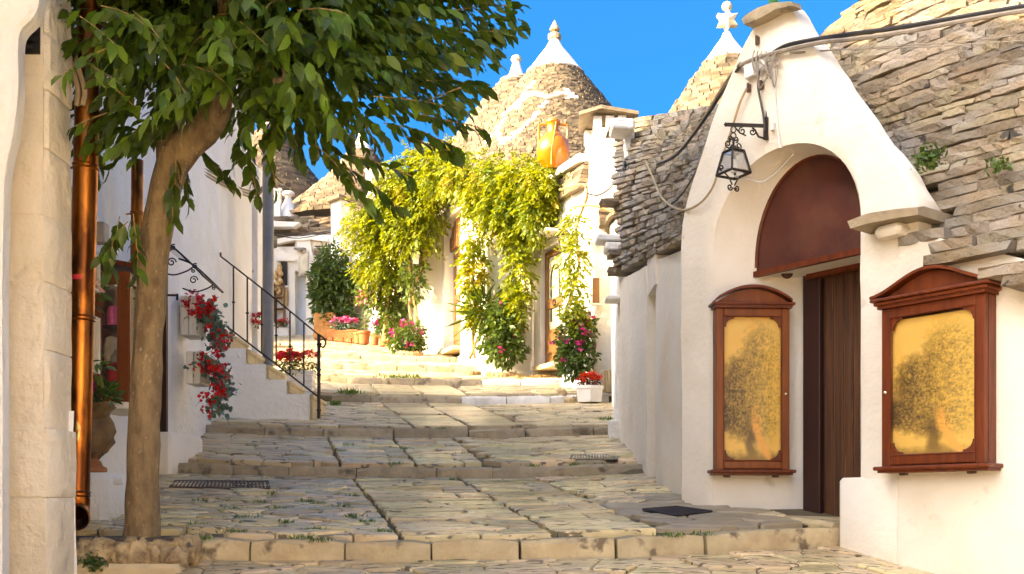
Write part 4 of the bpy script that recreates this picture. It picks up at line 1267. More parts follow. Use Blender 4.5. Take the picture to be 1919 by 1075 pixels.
cable('power_cable', 'black cable falling steeply from the gable edge down the lit roof edge', [c0, P(1366, 172, 8.7), P(1340, 240, 9.0), P(1300, 330, 9.1), P(1262, 380, 9.2), P(1214, 402, 9.4)], .008, m_cable_b)
cable('power_cable', 'pale rope-like cable looping from the second roof past the gable foot to the lantern', [P(1210, 300, 10.4), P(1225, 335, 10.1), P(1242, 372, 9.4), P(1276, 393, 8.8), fpt(1310, 382, -.04), fpt(1336, 350, -.04), fpt(1352, 300, -.04), fpt(1372, 240, -.04), fpt(1388, 190, -.04), fpt(1400, 165, -.04)], .010, m_cable_t)
cable('power_cable', 'pale stiff cable crossing the slabs of the second roof below the black bundle', [P(1186, 345, 12.2), P(1196, 365, 11.9), P(1206, 388, 11.5), P(1213, 402, 11.2)], .012, m_cable_t)
cable('power_cable', 'dark flex running down the gable from the junction box to the lantern bracket', [fpt(1424, 130, -.04), fpt(1421, 160, -.04), fpt(1426, 190, -.04), fpt(1431, 215, -.04), fpt(1434, 245, -.04)], .009, m_cable_b)
cable('power_cable', 'white flex clipped down the gable right of the lantern bracket to the arch', [fpt(1450, 105, -.02), fpt(1452, 165, -.02), fpt(1456, 215, -.02), fpt(1460, 262, -.02), fpt(1464, 277, -.02)], .006, m_white)
cable('power_cable', 'white flex sagging across the arch from the lantern to the reveal', [LC + EZ * -.1, fpt(1405, 336, .05), fpt(1430, 340, .12), fpt(1460, 318, .18), fpt(1487, 289, .1)], .006, m_white)
tgl = thing('wire_tangle', 'tangle of loose grey wire loops round the junction boxes high on the near gable', 'wires', fpt(1430, 120, -.05))
for k in range(7):
    a = fpt(1414 + 7 * k, 100 + R.uniform(-6, 6), -.05); b = fpt(1420 + 6 * k + R.uniform(-8, 8), R.uniform(125, 165), -.08); c = fpt(1440 + R.uniform(-22, 28), R.uniform(92, 112), -.05)
    m = MB(); m.tube(smooth_pts([a, a.lerp(b, .5) + EN * .03, b, b.lerp(c, .5) + Vector((.02, -.02, 0)), c]), .0055, 6); m.build('wire_loop', m_cable_g, tgl, smooth='auto')
for px, py, w_, h_, lb in ((1409, 130, .10, .13, 'left of two white junction boxes under the cables on the near gable'), (1436, 116, .09, .13, 'right of two white junction boxes under the cables on the near gable')):
    c = fpt(px, py, -.02); jb = thing('junction_box', lb, 'junction box', c, 'junction boxes on the gable')
    m = MB(); m.box(c, (w_, .05, h_), ROTF, bev=.006); m.build('box', m_white, jb); m = MB(); m.box(c + EN * .028, (w_ * .92, .008, h_ * .92), ROTF); m.build('lid', m_white, jb)
for px, py, lb in ((1404, 165, 'rusty cable clamp under the left junction box'), (1428, 160, 'rusty cable clamp beside the flex under the junction boxes'), (1420, 76, 'rusty cable clamp above the power cables near the gable top')):
    c = fpt(px, py, -.015); m = MB(); m.box(c, (.03, .02, .055), ROTF); m.box(c + EN * .012, (.012, .015, .075), ROTF); tag(m.build('cable_clamp', m_rust, None), lb, 'clamp', 'cable clamps on the gable')
sw = fpt(1448, 237, -.02); m = MB(); m.box(sw, (.035, .03, .06), ROTF, bev=.004); tag(m.build('switch_box', m_white, None), 'small white switch box right of the lantern bracket', 'switch box')
vt = thing('wall_vent', 'little broken vent tile in the white wall left of the display cases', 'vent', P(1291, 625, 8.92))
m = MB(); c = P(1291, 624, 8.90); m.box(c, (.075, .04, .10), ROTF, bev=.006); m.build('tile', m_plaster_b, vt)
m = MB(); m.box(c + EN * .024 + EZ * -.01, (.035, .012, .05), ROTF); m.build('hole_shade', m_dark, vt)  # dark block on the tile stands in for the shade inside the vent
# ================================================================== LEFT SIDE OF THE STREET
def wx(Y): return -3.42 - .064 * (Y - 6.7)            # line of the left facade
# ---------------- stone pier at the corner
pier = thing('corner_building', 'tall pale stone corner building at the left edge, block pier behind the copper pipe', 'house', (-3.2, 6.5, -.6))
core = MB(); core.box((-5.6, 3.75, 2.9), (4.96, 5.05, 9.3)); core.box((-5.4, 6.45, 2.95), (5.12, .30, 9.2)); core.build('wall', m_pier, pier)
rows_px = [1180, 932, 802, 655, 528, 405, 278, 168, 62, -45, -160, -290, -430]
rb = random.Random(3)
for a, b in zip(rows_px, rows_px[1:]):
    zl, zh = (HZ - a) * 6.32 / F, (HZ - b) * 6.32 / F
    wide = .03 if a > 900 else 0
    m = MB(); cols = []
    n = 14; xl, xr = -3.5, -2.81 + wide + rb.uniform(-.005, .005)
    # block with an uneven pillowed face and a worn arris
    def prow(z, tuck):
        r_ = []
        for k in range(n + 1):
            x = lerp(xl, xr - .03, k / n); p = Vector((x, 6.30, z)); r_.append(Vector((x, 6.30 - wide * .5 + tuck + .026 * noise.noise(p * 5) + .018 * noise.noise(p * 12), z)))
        r_.append(Vector((xr - .004 - tuck * .5 + .012 * noise.noise(Vector((1, 2, z * 6))), 6.335 + tuck, z)))
        for k in range(1, 4):
            y = lerp(6.335, 6.64, k / 3); r_.append(Vector((xr - tuck * .5 + .007 * noise.noise(Vector((3, y * 6, z * 5))), y, z)))
        r_.append(Vector((xl, 6.64, z)))
        return r_
    hh = zh - zl
    rows = [prow(zl + .002, .012), prow(zl + .010, .003)] + [prow(lerp(zl + .014, zh - .014, k / 7), 0) for k in range(1, 7) for _ in (0,)] + [prow(zh - .010, .003), prow(zh - .002, .012)]
    m.loft(rows, close=True)
    nn = len(rows[0]); m.f += [tuple(range(nn)), tuple(len(m.v) - nn + k for k in range(nn - 1, -1, -1))]; m.mi += [0, 0]
    m.build('stone_block', m_pier, pier, smooth='auto')
# plastered buttress in front, its edge running out of the frame
bt = MB(); edge = [(76, -60, 5.9), (71, 0, 5.9), (60, 28, 5.9), (36, 55, 5.9), (32, 100, 5.9), (32, 170, 5.9), (22, 250, 5.9), (8, 320, 5.9), (4, 420, 5.9), (2, 560, 5.9), (3, 800, 5.9), (2, 1100, 5.9)]
rows = []
for px, py, Y in edge:
    e = P(px, py, Y); row = [e + Vector((-.7, 0, 0)), e + Vector((-.28, -.02, 0)), e + Vector((-.10, -.01 + .01 * noise.noise(e * 5), 0)), e + Vector((-.03, .0, 0)), e + Vector((-.005, .025, 0)), e + Vector((-.02, .14, 0)), e + Vector((-.7, .14, 0))]
    rows.append(row)
sm = []
for k in range(len(rows[0])):
    sm.append(smooth_pts([r_[k] for r_ in rows], 4))
bt.loft([list(r_) for r_ in zip(*sm)], close=True); bt.build('buttress', m_plaster_b, pier, smooth='auto')
bs = MB(); e = P(108, 1000, 6.5)
rows = []
for k in range(9):
    z = lerp(-.95, .6, k / 8); fl_ = .05 * (1 - k / 8) ** 2
    rows.append([Vector((-2.86, 6.58, z)), Vector((-2.79 + fl_ + .01 * noise.noise(Vector((1, 1, z * 6))), 6.62, z)), Vector((-2.83 + fl_, 6.68, z)), Vector((-3.0, 6.68, z))])
bs.loft(rows, close=True); bs.build('base_flare', m_plaster_b, pier, smooth='auto')
vl = MB(); c = P(52, 70, 6.25); 
for k in range(3): vl.box(c + Vector((0, 0, -.05 + .045 * k)), (.10, .09, .02), (.5, 0, 0))
vl.box(c + Vector((0, .05, 0)), (.11, .03, .16)); tag(vl.build('wall_light', m_dark, None), 'small dark louvred lamp recessed in the stone pier near the top left corner', 'lamp')
for k, (dx, lb) in enumerate(((0, 'frayed pale cable bunch hanging down the corner of the pier, left strand'), (.035, 'frayed pale cable bunch hanging down the corner of the pier, right strand'))):
    m = MB(); pts = [P(96, -30, 6.7), P(106, 30, 6.7), P(124, 80, 6.7), P(136, 130, 6.7), P(148, 170, 6.68), P(146, 198, 6.68)]
    m.tube(smooth_pts([p + Vector((dx + .01 * math.sin(7 * p.z + k), 0, 0)) for p in pts], 6), .016, 6, jit=.4); tag(m.build('pier_cable', m_cable_t, None, smooth='auto'), lb, 'cable', 'cables on the stone pier')

# ---------------- long shop front
shop = thing('shop_building', 'long whitewashed building on the left with shop front and upper doorway', 'house', (-3.9, 11, .8))
sw_ = MB()
def seg(mb_, ya, yb, z0, z1, res=.16, amp=.014):
    wall(mb_, [(wx(ya), ya, z0, z1), (wx(yb), yb, z0, z1)], .35, side=-1, res=res, amp=amp)
seg(sw_, 6.6, 7.98, -.8, 8.2); seg(sw_, 8.0, 8.30, -.5, 3.1); seg(sw_, 8.30, 8.52, -.5, 1.9); seg(sw_, 8.30, 8.52, 2.55, 3.1); seg(sw_, 8.0, 8.52, 3.12, 8.2)
seg(sw_, 8.54, 10.1, -.4, 8.2); seg(sw_, 10.1, 10.92, 2.62, 7.6); seg(sw_, 10.92, 13.86, .1, 6.6)
seg(sw_, 13.86, 14.62, 4.38, 6.2); seg(sw_, 14.62, 15.75, .8, 5.15); 
sw_.box((-5.6, 15.9, 3), (3.5, .3, 4.3)); sw_.box((-6.0, 10.9, 6.1), (4.0, 9, .2))
sw_.build('wall', m_plaster_b, shop, smooth='auto')
bk_ = MB(); bk_.box((-5.9, 8.6, 3.4), (4.0, 4.2, 8.8)); bk_.box((-5.9, 13.1, 2.4), (4.0, 5, 6.6)); bk_.build('rear_block', m_plaster_far, shop)
# narrow window between the pipes
wn = MB(); wn.box((wx(8.41) - .2, 8.41, 2.22), (.03, .24, .7)); wn.build('window', m_dark, shop)
dj = MB(); dj.box((wx(10.5) - .18, 10.5, 1.45), (.05, .86, 2.35)); shop_door = dj.build('door', m_wood_red, shop)
dj = MB(); dj.box((wx(10.88) - .05, 10.885, 1.45), (.26, .06, 2.4)); dj.build('door_jamb', m_wood_smooth, shop_door)
dj = MB(); dj.box((wx(10.92) + .03, 10.94, .45), (.05, .05, .32)); dj.build('jamb_shoe', m_wood_red, shop_door)
ud = MB(); ud.box((wx(14.2) - .32, 14.24, 3.2), (.04, .8, 2.4)); ud.build('upper_door', m_bluewash, shop)
pb = MB(); pb.box((wx(11.2) + .06, 11.2, .45), (.32, .95, .62), (0, 0, -.06), bev=.03); pb.build('door_step', m_plaster, shop, smooth='auto')
cx_ = MB(); cx_.box(P(466, 330, 15.2), (.32, .2, .13), (0, .1, 0), bev=.02); tag(cx_.build('flood_lamp', m_white, None), 'white cylindrical lamp housing beside the top of the grey pole', 'lamp')
for k in range(3):
    m = MB(); m.tube(smooth_pts([P(352, 298 + 5 * k, 12.2), P(400, 325 + 6 * k, 13.4), P(450, 352 + 5 * k, 14.9), P(478, 358 + 6 * k, 15.5), P(492, 350 + 4 * k, 15.5)], 6), .014, 5)
    tag(m.build('wall_cable', m_cable_g, None, smooth='auto'), ('highest', 'middle', 'lowest')[k] + ' of three old grey cables sagging along the long white wall', 'cable', 'cables along the shop wall top')
lg = MB()
for k in range(1): lg.box((wx(14.24) + .03, 14.24, 4.42), (.12, 1.0, .06), bev=.01)
lg.build('lintel_stone', m_plaster, shop)
# green house-number-like meter box on the wall
mbx = MB(); mbx.box(P(203, 437, 8.35) + Vector((-.06, 0, 0)), (.10, .12, .16), bev=.01); tag(mbx.build('meter_box', m_greyslab, None), 'small grey meter box on the wall under the narrow window', 'meter box')

# ---------------- copper downpipes
def pipe(label, top, bot, r_, rings, elbow, ribbon=None):
    t = thing('copper_downpipe', label, 'downpipe', bot, 'copper downpipes on the left')
    m = MB(); n = 14; d = (top - bot)
    pts = [bot.lerp(top, k / n) for k in range(n + 1)]
    m.tube(pts, r_, 20); m.build('pipe', m_copper, t, smooth='auto')
    for q in rings:
        c = bot + d * ((q - bot.z) / d.z); u = d.normalized(); rg_ = MB()
        for s_ in (-.012, .012): rg_.tube([c + u * (s_ - .007), c + u * s_, c + u * (s_ + .007)], [r_ + .002, r_ + .009, r_ + .002], 20)
        rg_.tube([c + u * -.012, c + u * .012], r_ + .003, 20)
        rg_.tube([c + Vector((0, -.02, 0)), c + Vector((-r_ - .05, .02, 0))], .008, 6); rg_.build('collar', m_copper, t, smooth='auto')
    if elbow:
        e = MB(); o = bot
        pth = [o + d.normalized() * .04, o, o + Vector((.004, -.015, -.04)), o + Vector((.022, -.06, -.075)), o + Vector((.045, -.13, -.085))]
        e.tube(pth, [r_ + .003, r_ + .004, r_ + .003, r_ + .002, r_ + .004], 20, cap=False)
        e.tube(pth[2:], [r_ - .002] * 3, 20, cap=False, mi=1)
        q = pth[-1]; u = (pth[-1] - pth[-2]).normalized(); e.tube([q - u * .012, q, q + u * .004], [r_ + .004, r_ + .010, r_ + .004], 20, cap=False)
        e.build('outlet_elbow', [m_copper, m_copper_d], t, smooth='auto')
    return t
Yp = 6.78
pipe('front copper downpipe with a red ribbon, ending in an open elbow near the ground', P(170, -40, Yp), P(145, 945, Yp), .077, [(HZ - q) * Yp / F for q in (313, 597, 925)], True)
pipe('farther copper downpipe half hidden behind the tree trunk', P(258, 300, 9.3), P(256, 520, 9.3), .052, [(HZ - 400) * 9.3 / F], False)
c = P(153, 523, Yp); m = MB(); m.tube([c + Vector((0, 0, -.015)), c + Vector((0, 0, .015))], .081, 20); tag(m.build('ribbon', m_ribbon, None, smooth='auto'), 'red ribbon tied round the front copper downpipe', 'ribbon')
c = P(184, 535, Yp - .08); m = MB()
for k in range(9):
    a = R.uniform(-1.4, .7); L = R.uniform(.04, .085); q = c + Vector((-.02, 0, .03)); e1 = q + Vector((math.cos(a) * L, R.uniform(-.03, .03), math.sin(a) * L - .03)); e2 = q + Vector((math.cos(a + .5) * L, R.uniform(-.05, .05), math.sin(a + .5) * L - .05))
    m.add([q, e1, e1.lerp(e2, .5) + Vector((.01, -.03, -.01)), e2], [(0, 1, 2), (0, 2, 3)])
tag(m.build('tulle_bow', m_tulle, None), 'pale pink tulle bow on the red ribbon of the front downpipe', 'bow')

# ---------------- glazed showcase on the shop wall
sc_t = thing('showcase', 'brown wooden showcase with glass doors and shelves full of gifts, behind the trunk', 'showcase', P(208, 752, 8.7))
x0, x1, y0, y1, z0, z1 = -3.455, -3.175, 8.6, 9.25, .86, 1.93
fr_ = MB()
for x in (x0 + .03, x1 - .035): fr_.box((x, y0, (z0 + z1) / 2), (.07 if x < -3.3 else .09, .05, z1 - z0))
fr_.box(((x0 + x1) / 2, y0, z0 + .04), (x1 - x0, .048, .08)); fr_.box(((x0 + x1) / 2, y0, z1 - .05), (x1 - x0, .048, .10))
for y in (y0 + .02, y1 - .03): fr_.box((x1, y, (z0 + z1) / 2), (.04, .06, z1 - z0 - .01))
fr_.box((x1, (y0 + y1) / 2, z0 + .04), (.039, y1 - y0, .07)); fr_.box((x1, (y0 + y1) / 2, z1 - .05), (.039, y1 - y0, .09))
fr_.build('frame', m_wood_orange, sc_t)
bk_ = MB(); bk_.box((x0 - .04, (y0 + y1) / 2, (z0 + z1) / 2), (.02, y1 - y0, z1 - z0)); bk_.box(((x0 + x1) / 2, y1, (z0 + z1) / 2), (x1 - x0, .02, z1 - z0)); bk_.build('carcase', m_wood_red, sc_t)
g_ = MB(); g_.box(((x0 + x1) / 2 - .01, y0, (z0 + z1) / 2), (x1 - x0 - .14, .006, z1 - z0 - .16)); g_.build('glass_pane', m_glass, sc_t)
g_ = MB(); g_.box((x1, (y0 + y1) / 2, (z0 + z1) / 2), (.006, y1 - y0 - .1, z1 - z0 - .16)); g_.build('glass_pane', m_glass, sc_t)
for z in (1.16, 1.50):
    s_ = MB(); s_.box(((x0 + x1) / 2, (y0 + y1) / 2 + .02, z), (x1 - x0 - .05, y1 - y0 - .1, .012)); s_.build('shelf', m_wood_red, sc_t)
rf = MB(); rf.add([(x0 - .1, y0 - .07, z1 + .10), (x1 + .07, y0 - .07, z1 + .02), (x1 + .07, y1 + .05, z1 + .02), (x0 - .1, y1 + .05, z1 + .10), (x0 - .1, y0 - .07, z1 + .14), (x1 + .07, y0 - .07, z1 + .06), (x1 + .07, y1 + .05, z1 + .06), (x0 - .1, y1 + .05, z1 + .14)], BQ)
rf.build('roof_board', m_wood_red, sc_t); 
sl = MB(); sl.box(((x0 + x1) / 2 - .02, (y0 + y1) / 2, z0 - .035), (x1 - x0 + .05, y1 - y0 + .06, .06), bev=.01); sl.build('sill', m_plaster, sc_t)
def gift(name, label, cx, cz, prof, mat, z):
    m = MB(); m.lathe(prof, (cx, 8.75, z), 16); tag(m.build(name, mat, None, smooth='auto'), label, name.replace('_', ' '), 'gifts in the showcase')
gift('felt_hat', 'round pale felt hat with red brim on the middle shelf of the showcase', -3.29, 0, [(.10, 0), (.09, .02), (.085, .06), (.06, .11), (.0, .135)], m_strawhat, 1.19)
gift('red_bowl', 'red felt bowl on the bottom shelf of the showcase', -3.29, 0, [(.02, .0), (.03, .09), (.11, .10), (.12, .20), (.05, .24), (0, .25)], m_redfab, .93)
gift('hat_brim', 'red brim under the pale felt hat in the showcase', -3.29, 0, [(.125, 0), (.13, .012), (.1, .025)], m_redfab, 1.165)
gift('pink_box', 'pink gift box at the bottom of the showcase', -3.32, 0, [(.10, 0), (.10, .05), (.0, .05)], m_pink, .905)
gift('gift_bag', 'pink gift bag on the top shelf of the showcase', -3.34, 0, [(.06, 0), (.07, .1), (.05, .16), (0, .17)], m_pink, 1.51)
gift('candle', 'cream candle on the top shelf of the showcase', -3.25, 0, [(.035, 0), (.03, .2), (0, .2)], m_strawhat, 1.51)
gift('plate', 'cream plate standing on the middle shelf of the showcase', -3.37, 0, [(.05, 0), (.07, .12), (.05, .24), (0, .26)], m_strawhat, 1.17)

# ---------------- urn on the ledge, crates and creeper behind the pipe
uc = P(168, 884, 8.0)
ld = MB(); ld.box((uc.x - .1, 8.05, uc.z - .22), (.62, .5, .42), bev=.05); lt_ = ld.build('wall_ledge', m_plaster_b, shop, smooth='auto')
ld = MB(); ld.tube([P(188, 902, 7.95), P(232, 901, 7.95)], [.035, .03], 10); ld.build('ledge_nosing', m_plaster_b, shop, smooth='auto')
ur = thing('stone_urn', 'carved brown stone urn with planted flowers behind the copper pipe', 'urn', uc)
m = MB(); m.lathe([(.13, 0), (.13, .03), (.10, .045), (.085, .08), (.06, .10), (.07, .12)], uc, 24); m.build('foot', m_terra, ur, smooth='auto')
m = MB(); m.lathe([(.07, .11), (.13, .16), (.175, .24), (.18, .31), (.15, .37), (.125, .41), (.16, .47), (.195, .50), (.18, .52), (.15, .50)], uc, 28)
m.v = [tuple(Vector(v_) + (Vector(v_) - uc - Vector((0, 0, .3))) * .22 * noise.noise(Vector(v_) * 14)) for v_ in m.v]; m.build('bowl', m_urn, ur, smooth='auto')
def plant(name, label, cat, blobs, n, size, mat, seed, group=None, flowers=None, width=1.0, droop=-.2, stems=None, big=False, outward=.9, shell=.45):
    g = np.random.default_rng(seed)
    c = Vector((float(np.mean([b[0] for b in blobs])), float(np.mean([b[1] for b in blobs])), min(b[2] - b[5] for b in blobs)))
    t = thing(name, label, cat, c, group)
    pos, u = cloud(blobs, n, g, shell); d = u * outward + g.normal(0, .5, (n, 3)) + np.array([0, 0, droop])
    tag(leaves('foliage', pos, d, g.uniform(.6, 1.2, n) * size, mat, t, big=big, width=width, seed=seed), kind='stuff')
    if flowers:
        for fn_, fm, k, fs, fb in flowers:
            p2, u2 = cloud(fb or blobs, k * 3, g, .12)
            keep = np.argsort(p2[:, 1] - .6 * u2[:, 2])[:k]; p2, u2 = p2[keep] + u2[keep] * .02, u2[keep]
            pp = np.repeat(p2, 9, 0) + g.normal(0, fs * .28, (k * 9, 3)); dd = np.repeat(u2, 9, 0) * .5 + g.normal(0, .8, (k * 9, 3))
            tag(leaves(fn_, pp, dd, np.full(k * 9, fs), fm, t, width=1.7, seed=seed + 5), kind='stuff')
    if stems:
        m = MB()
        for pts, r_ in stems: m.tube(smooth_pts([Vector(p) for p in pts], 4), r_, 6, jit=.3)
        m.build('stem', m_twig, t, smooth='auto')
    return t
plant('flowering_plant', 'leafy plant with a magenta bloom growing out of the carved urn', 'plant', [(uc.x + .05, 7.95, uc.z + .58, .16, .12, .10)], 130, .09, m_bush, 31, flowers=[('blossom', m_mag, 1, .05, [(uc.x + .13, 7.85, uc.z + .62, .02, .02, .02)])])
def crate(label, c, sx, sy, sz, slats, group):
    """open wooden crate on a wall: slats on the side facing down the street"""
    t = thing('wooden_crate', label, 'crate', c, group)
    x, y, z = c
    for k in range(slats):
        m = MB(); wd = sx / slats * .82; m.box((x - sx / 2 + sx * (k + .5) / slats, y - sy / 2, z), (wd, .015, sz), (0, R.uniform(-.02, .02), 0), bev=.003); m.build('slat', m_crate, t)
    for k in (-1, 1):
        m = MB(); m.box((x, y, z + k * (sz / 2 - .008)), (sx, sy - .02, .014)); m.build('board', m_crate, t)
    m = MB(); m.box((x, y + sy / 2, z), (sx, .015, sz)); m.build('board', m_crate, t)
    m = MB(); m.box((x - sx / 2 + .008, y, z), (.014, sy, sz - .03)); m.build('board', m_crate, t)
    return t
crate('whitewashed crate behind the copper pipe, the lower of two', P(143, 642, 7.35), .22, .3, .40, 2, 'crates on the left walls')
crate('whitewashed crate behind the copper pipe, the upper of two', P(147, 505, 7.35), .19, .3, .26, 2, 'crates on the left walls')
plant('creeper_plant', 'leafy creeper trailing between the crates and the glass showcase', 'plant', [(-3.08, 7.5, 1.55, .10, .12, .12), (-3.02, 7.5, 1.02, .09, .1, .07), (-3.12, 7.5, 1.25, .1, .1, .1), (-3.2, 7.4, .85, .06, .1, .2)], 130, .11, m_bush, 37, width=.8, big=True)

# ---------------- canopy, hook, flower crates
cn = thing('door_canopy', 'small smoked canopy on wrought iron scroll brackets over the shop door', 'canopy', P(310, 490, 10.4))
ca, cb2 = P(292, 448, 10.15), P(381, 516, 10.15)
arc = [ca, ca.lerp(cb2, .3) + EZ * .05, ca.lerp(cb2, .62) + EZ * .04, cb2]
arc = smooth_pts(arc, 4)
s_ = MB(); s_.loft([arc, [p + Vector((-.03, .8, 0)) for p in arc]]); s_.build('sheet', m_poly, cn)
for dy, nm in ((0, 0), (.8, 1)):
    b_ = MB(); off = Vector((-.03 * nm, dy, 0)); b_.tube([p + off for p in arc], .010, 5)
    q = P(300, 508, 10.15) + off
    b_.tube(smooth_pts([q, P(325, 515, 10.15) + off, P(350, 508, 10.15) + off, P(362, 500, 10.15) + off], 4), .008, 5)
    b_.tube(scroll(P(322, 491, 10.15) + off, Vector((1, 0, 0)), EZ, .045, 1.4, .006), .007, 5)
    b_.tube(scroll(P(325, 463, 10.15) + off, Vector((1, 0, 0)), EZ, .03, 1.3, .006, start=1), .007, 5)
    b_.tube(scroll(P(363, 507, 10.15) + off, Vector((1, 0, 0)), EZ, .02, 1.2, .006, start=2), .006, 5)
    b_.build('scroll_bracket', m_iron, cn, smooth='auto')
t_ = MB(); t_.tube([cb2, cb2 + Vector((-.03, .8, 0))], .012, 5); t_.build('front_rail', m_rust, cn)
h_ = P(315, 553, 10.9); m = MB(); m.tube([h_, h_ + Vector((.1, 0, 0))], .012, 5); m.tube([h_ + Vector((.1, 0, .015)), h_ + Vector((.1, 0, -.05))], .012, 5); tag(m.build('wall_hook', m_iron, None), 'little black iron hook on the white wall above the flower crates', 'hook')
FC = []
c1 = P(363, 596, 11.8); FC.append(crate('white slatted crate on the wall with red geraniums, the upper one', c1, .19, .34, .44, 2, 'crates on the left walls'))
c2 = P(372, 692, 11.8); FC.append(crate('white slatted crate on the wall with red geraniums, the lower one', c2, .17, .34, .36, 2, 'crates on the left walls'))
def cascade(label, path, wd, nleaf, nfl, seed):
    g = np.random.default_rng(seed); pts = np.array(smooth_pts([P(px, py, 11.75) for px, py in path], 8)); k = g.integers(0, len(pts), nleaf)
    c = Vector(pts[0]); t = thing('geranium_plant', label, 'plant', c, 'red geraniums in wall crates')
    pos = pts[k] + g.normal(0, 1, (nleaf, 3)) * np.array([wd, .07, .05])
    d = np.stack([g.normal(.1, .6, nleaf), g.normal(-.5, .5, nleaf), g.normal(-.3, .5, nleaf)], 1)
    tag(leaves('foliage', pos, d, g.uniform(.05, .085, nleaf), m_gleaf, t, width=1.9, big=True, seed=seed), kind='stuff')
    kk = g.integers(0, len(pts), nfl); fp = pts[kk] + g.normal(0, 1, (nfl, 3)) * np.array([wd * 1.1, .03, .06]) + np.array([0, -.13, 0.02])
    pp = np.repeat(fp, 16, 0) + g.normal(0, .026, (nfl * 16, 3)); dd = g.normal(0, .8, (nfl * 16, 3)) + np.array([0, -.6, .2])
    tag(leaves('blossom', pp, dd, g.uniform(.035, .06, nfl * 16), m_red, t, width=1.8, seed=seed + 1), kind='stuff')
    m = MB(); m.tube([Vector(p) for p in pts[::3]], .01, 5); m.build('stem', m_twig, t)
cascade('geranium trailing out of the upper wall crate, red heads over grey-green leaves', [(366, 588), (385, 582), (400, 592), (410, 620), (412, 650)], .062, 360, 18, 41)
cascade('geranium trailing out of the lower wall crate, longer tail of grey-green leaves', [(372, 690), (395, 682), (408, 695), (418, 720), (414, 745), (408, 768)], .066, 430, 19, 43)

# ---------------- outside stair with whitewashed side, limestone treads, iron railing
Ys = 13.7
st = thing('stone_stair', 'whitewashed outside stair with limestone treads climbing to the upper doorway', 'stair', P(510, 780, Ys))
nos = [(595, 757, 783), (556, 733, 757), (519, 707, 733), (482, 680, 707), (447, 652, 680)]      # nosing column, tread row, row below
side = [P(600 - 2, 800, Ys)]
body = MB()
xs_ = [580, 537, 498, 460, 424]; zs_ = [738, 711, 682, 652, 621]
poly = [P(580, 805, Ys)]
for i, (x, z) in enumerate(zip(xs_, zs_)):
    if i: poly.append(P(x, zs_[i - 1], Ys))
    poly.append(P(x, z, Ys))
poly += [P(370, 621, Ys), P(370, 815, Ys)]
body.prism(poly, (0, .03, 0)); body.prism([p + Vector((-.012, .03, -.012)) for p in poly], (0, 1.0, 0)); body.build('side_wall', m_plaster_b, st)
for i, (x, z) in enumerate(zip(xs_, zs_)):
    a, b = P(x + 8, z + 5, Ys), P((xs_[i + 1] if i + 1 < 5 else 372) + 2, z + 5, Ys)
    m = MB(); m.box(((a.x + b.x) / 2, Ys + .52, a.z), (a.x - b.x, .96, .06), bev=.018); m.build('tread', m_cream, st)
    m = MB(); zb_ = (zs_[i - 1] if i else 800); c = P(x + 2, (z + zb_) / 2, Ys); m.box((c.x + .006, Ys + .52, c.z), (.03, .95, (zb_ - z) * Ys / F - .05)); m.build('riser', m_cream, st)
rl = thing('stair_railing', 'thin black iron railing with curled end along the outside stair', 'railing', P(600, 780, Ys))
Yr = Ys - .02
m = MB(); m.tube(smooth_pts([P(414, 480, Yr), P(500, 547, Yr), P(560, 596, Yr), P(594, 624, Yr), P(606, 632, Yr), P(611, 641, Yr), P(607, 650, Yr), P(601, 648, Yr), P(603, 643, Yr)], 5), .012, 6); m.build('handrail', m_iron, rl, smooth='auto')
m = MB(); m.tube([P(424, 610, Yr), P(598, 744, Yr)], .012, 6); m.build('bottom_rail', m_iron, rl)
m = MB(); nb2, nt2 = P(598, 784, Yr), P(598, 626, Yr); m.tube([nb2, nt2], .023, 8)
for q in (.1, .52, .58, .88): c = nb2.lerp(nt2, q); m.lathe([(.022, -.02), (.034, 0), (.022, .02)], c, 10)
m.build('newel_post', m_iron, rl, smooth='auto')
for px in (438, 464, 491, 518, 544, 570):
    f = (px - 414) / 184; yt = lerp(480, 626, f); yb = lerp(610, 744, (px - 424) / 174)
    m = MB(); a, b = P(px, yb, Yr), P(px, yt, Yr); m.tube([a, b], .011, 6); m.lathe([(.01, -.018), (.026, 0), (.01, .018)], a.lerp(b, .45), 8); m.build('baluster', m_iron, rl, smooth='auto')
m = MB(); q = P(414, 480, Yr); m.tube([q, q + EZ * .05], .014, 6); m.build('end_knob', m_rust, rl)
pole = thing('grey_pole', 'thick grey painted metal pole standing on the outside stair at the house corner', 'pole', P(503, 684, 14.65))
m = MB(); m.tube([P(503, 686, 14.65), P(503, 240, 14.65)], .077, 18); m.build('shaft', m_grey, pole, smooth='auto')
for py in (366, 305): m = MB(); m.tube([P(503, py + 1, 14.65), P(503, py - 1, 14.65)], .084, 18); m.build('band', m_grey, pole, smooth='auto')
# white ribbed planter behind the stair
pc = P(566, 742, 16.75)
def box_pot(name, label, c, sx, sy, sz, mat, group=None, ribs=0, taper=.88, rz=0):
    t = thing(name, label, 'planter', c, group); m = MB(); rm = Matrix.Rotation(rz, 3, 'Z')
    def rect(k, z): return [c + rm @ Vector((x * sx / 2 * k, y * sy / 2 * k, z)) for x, y in ((-1, -1), (1, -1), (1, 1), (-1, 1))]
    m.loft([rect(taper, 0), rect(1, sz - .04), rect(1.06, sz - .038), rect(1.06, sz), rect(.94, sz), rect(.9, sz - .06)], close=True); m.f.append((0, 1, 2, 3)); m.mi.append(0); m.build('pot', mat, t)
    for k in range(ribs):
        z = sz * (k + .6) / (ribs + .6); kk = lerp(taper, 1, z / sz) + .02; r_ = rect(kk, z); b_ = MB()
        for i in range(4): b_.tube([r_[i], r_[(i + 1) % 4]], .012, 4)
        b_.build('rib', mat, t)
    so_ = MB(); so_.add(rect(.9, sz - .05), [(0, 1, 2, 3)]); so_.build('soil', m_soil, t)
    return t
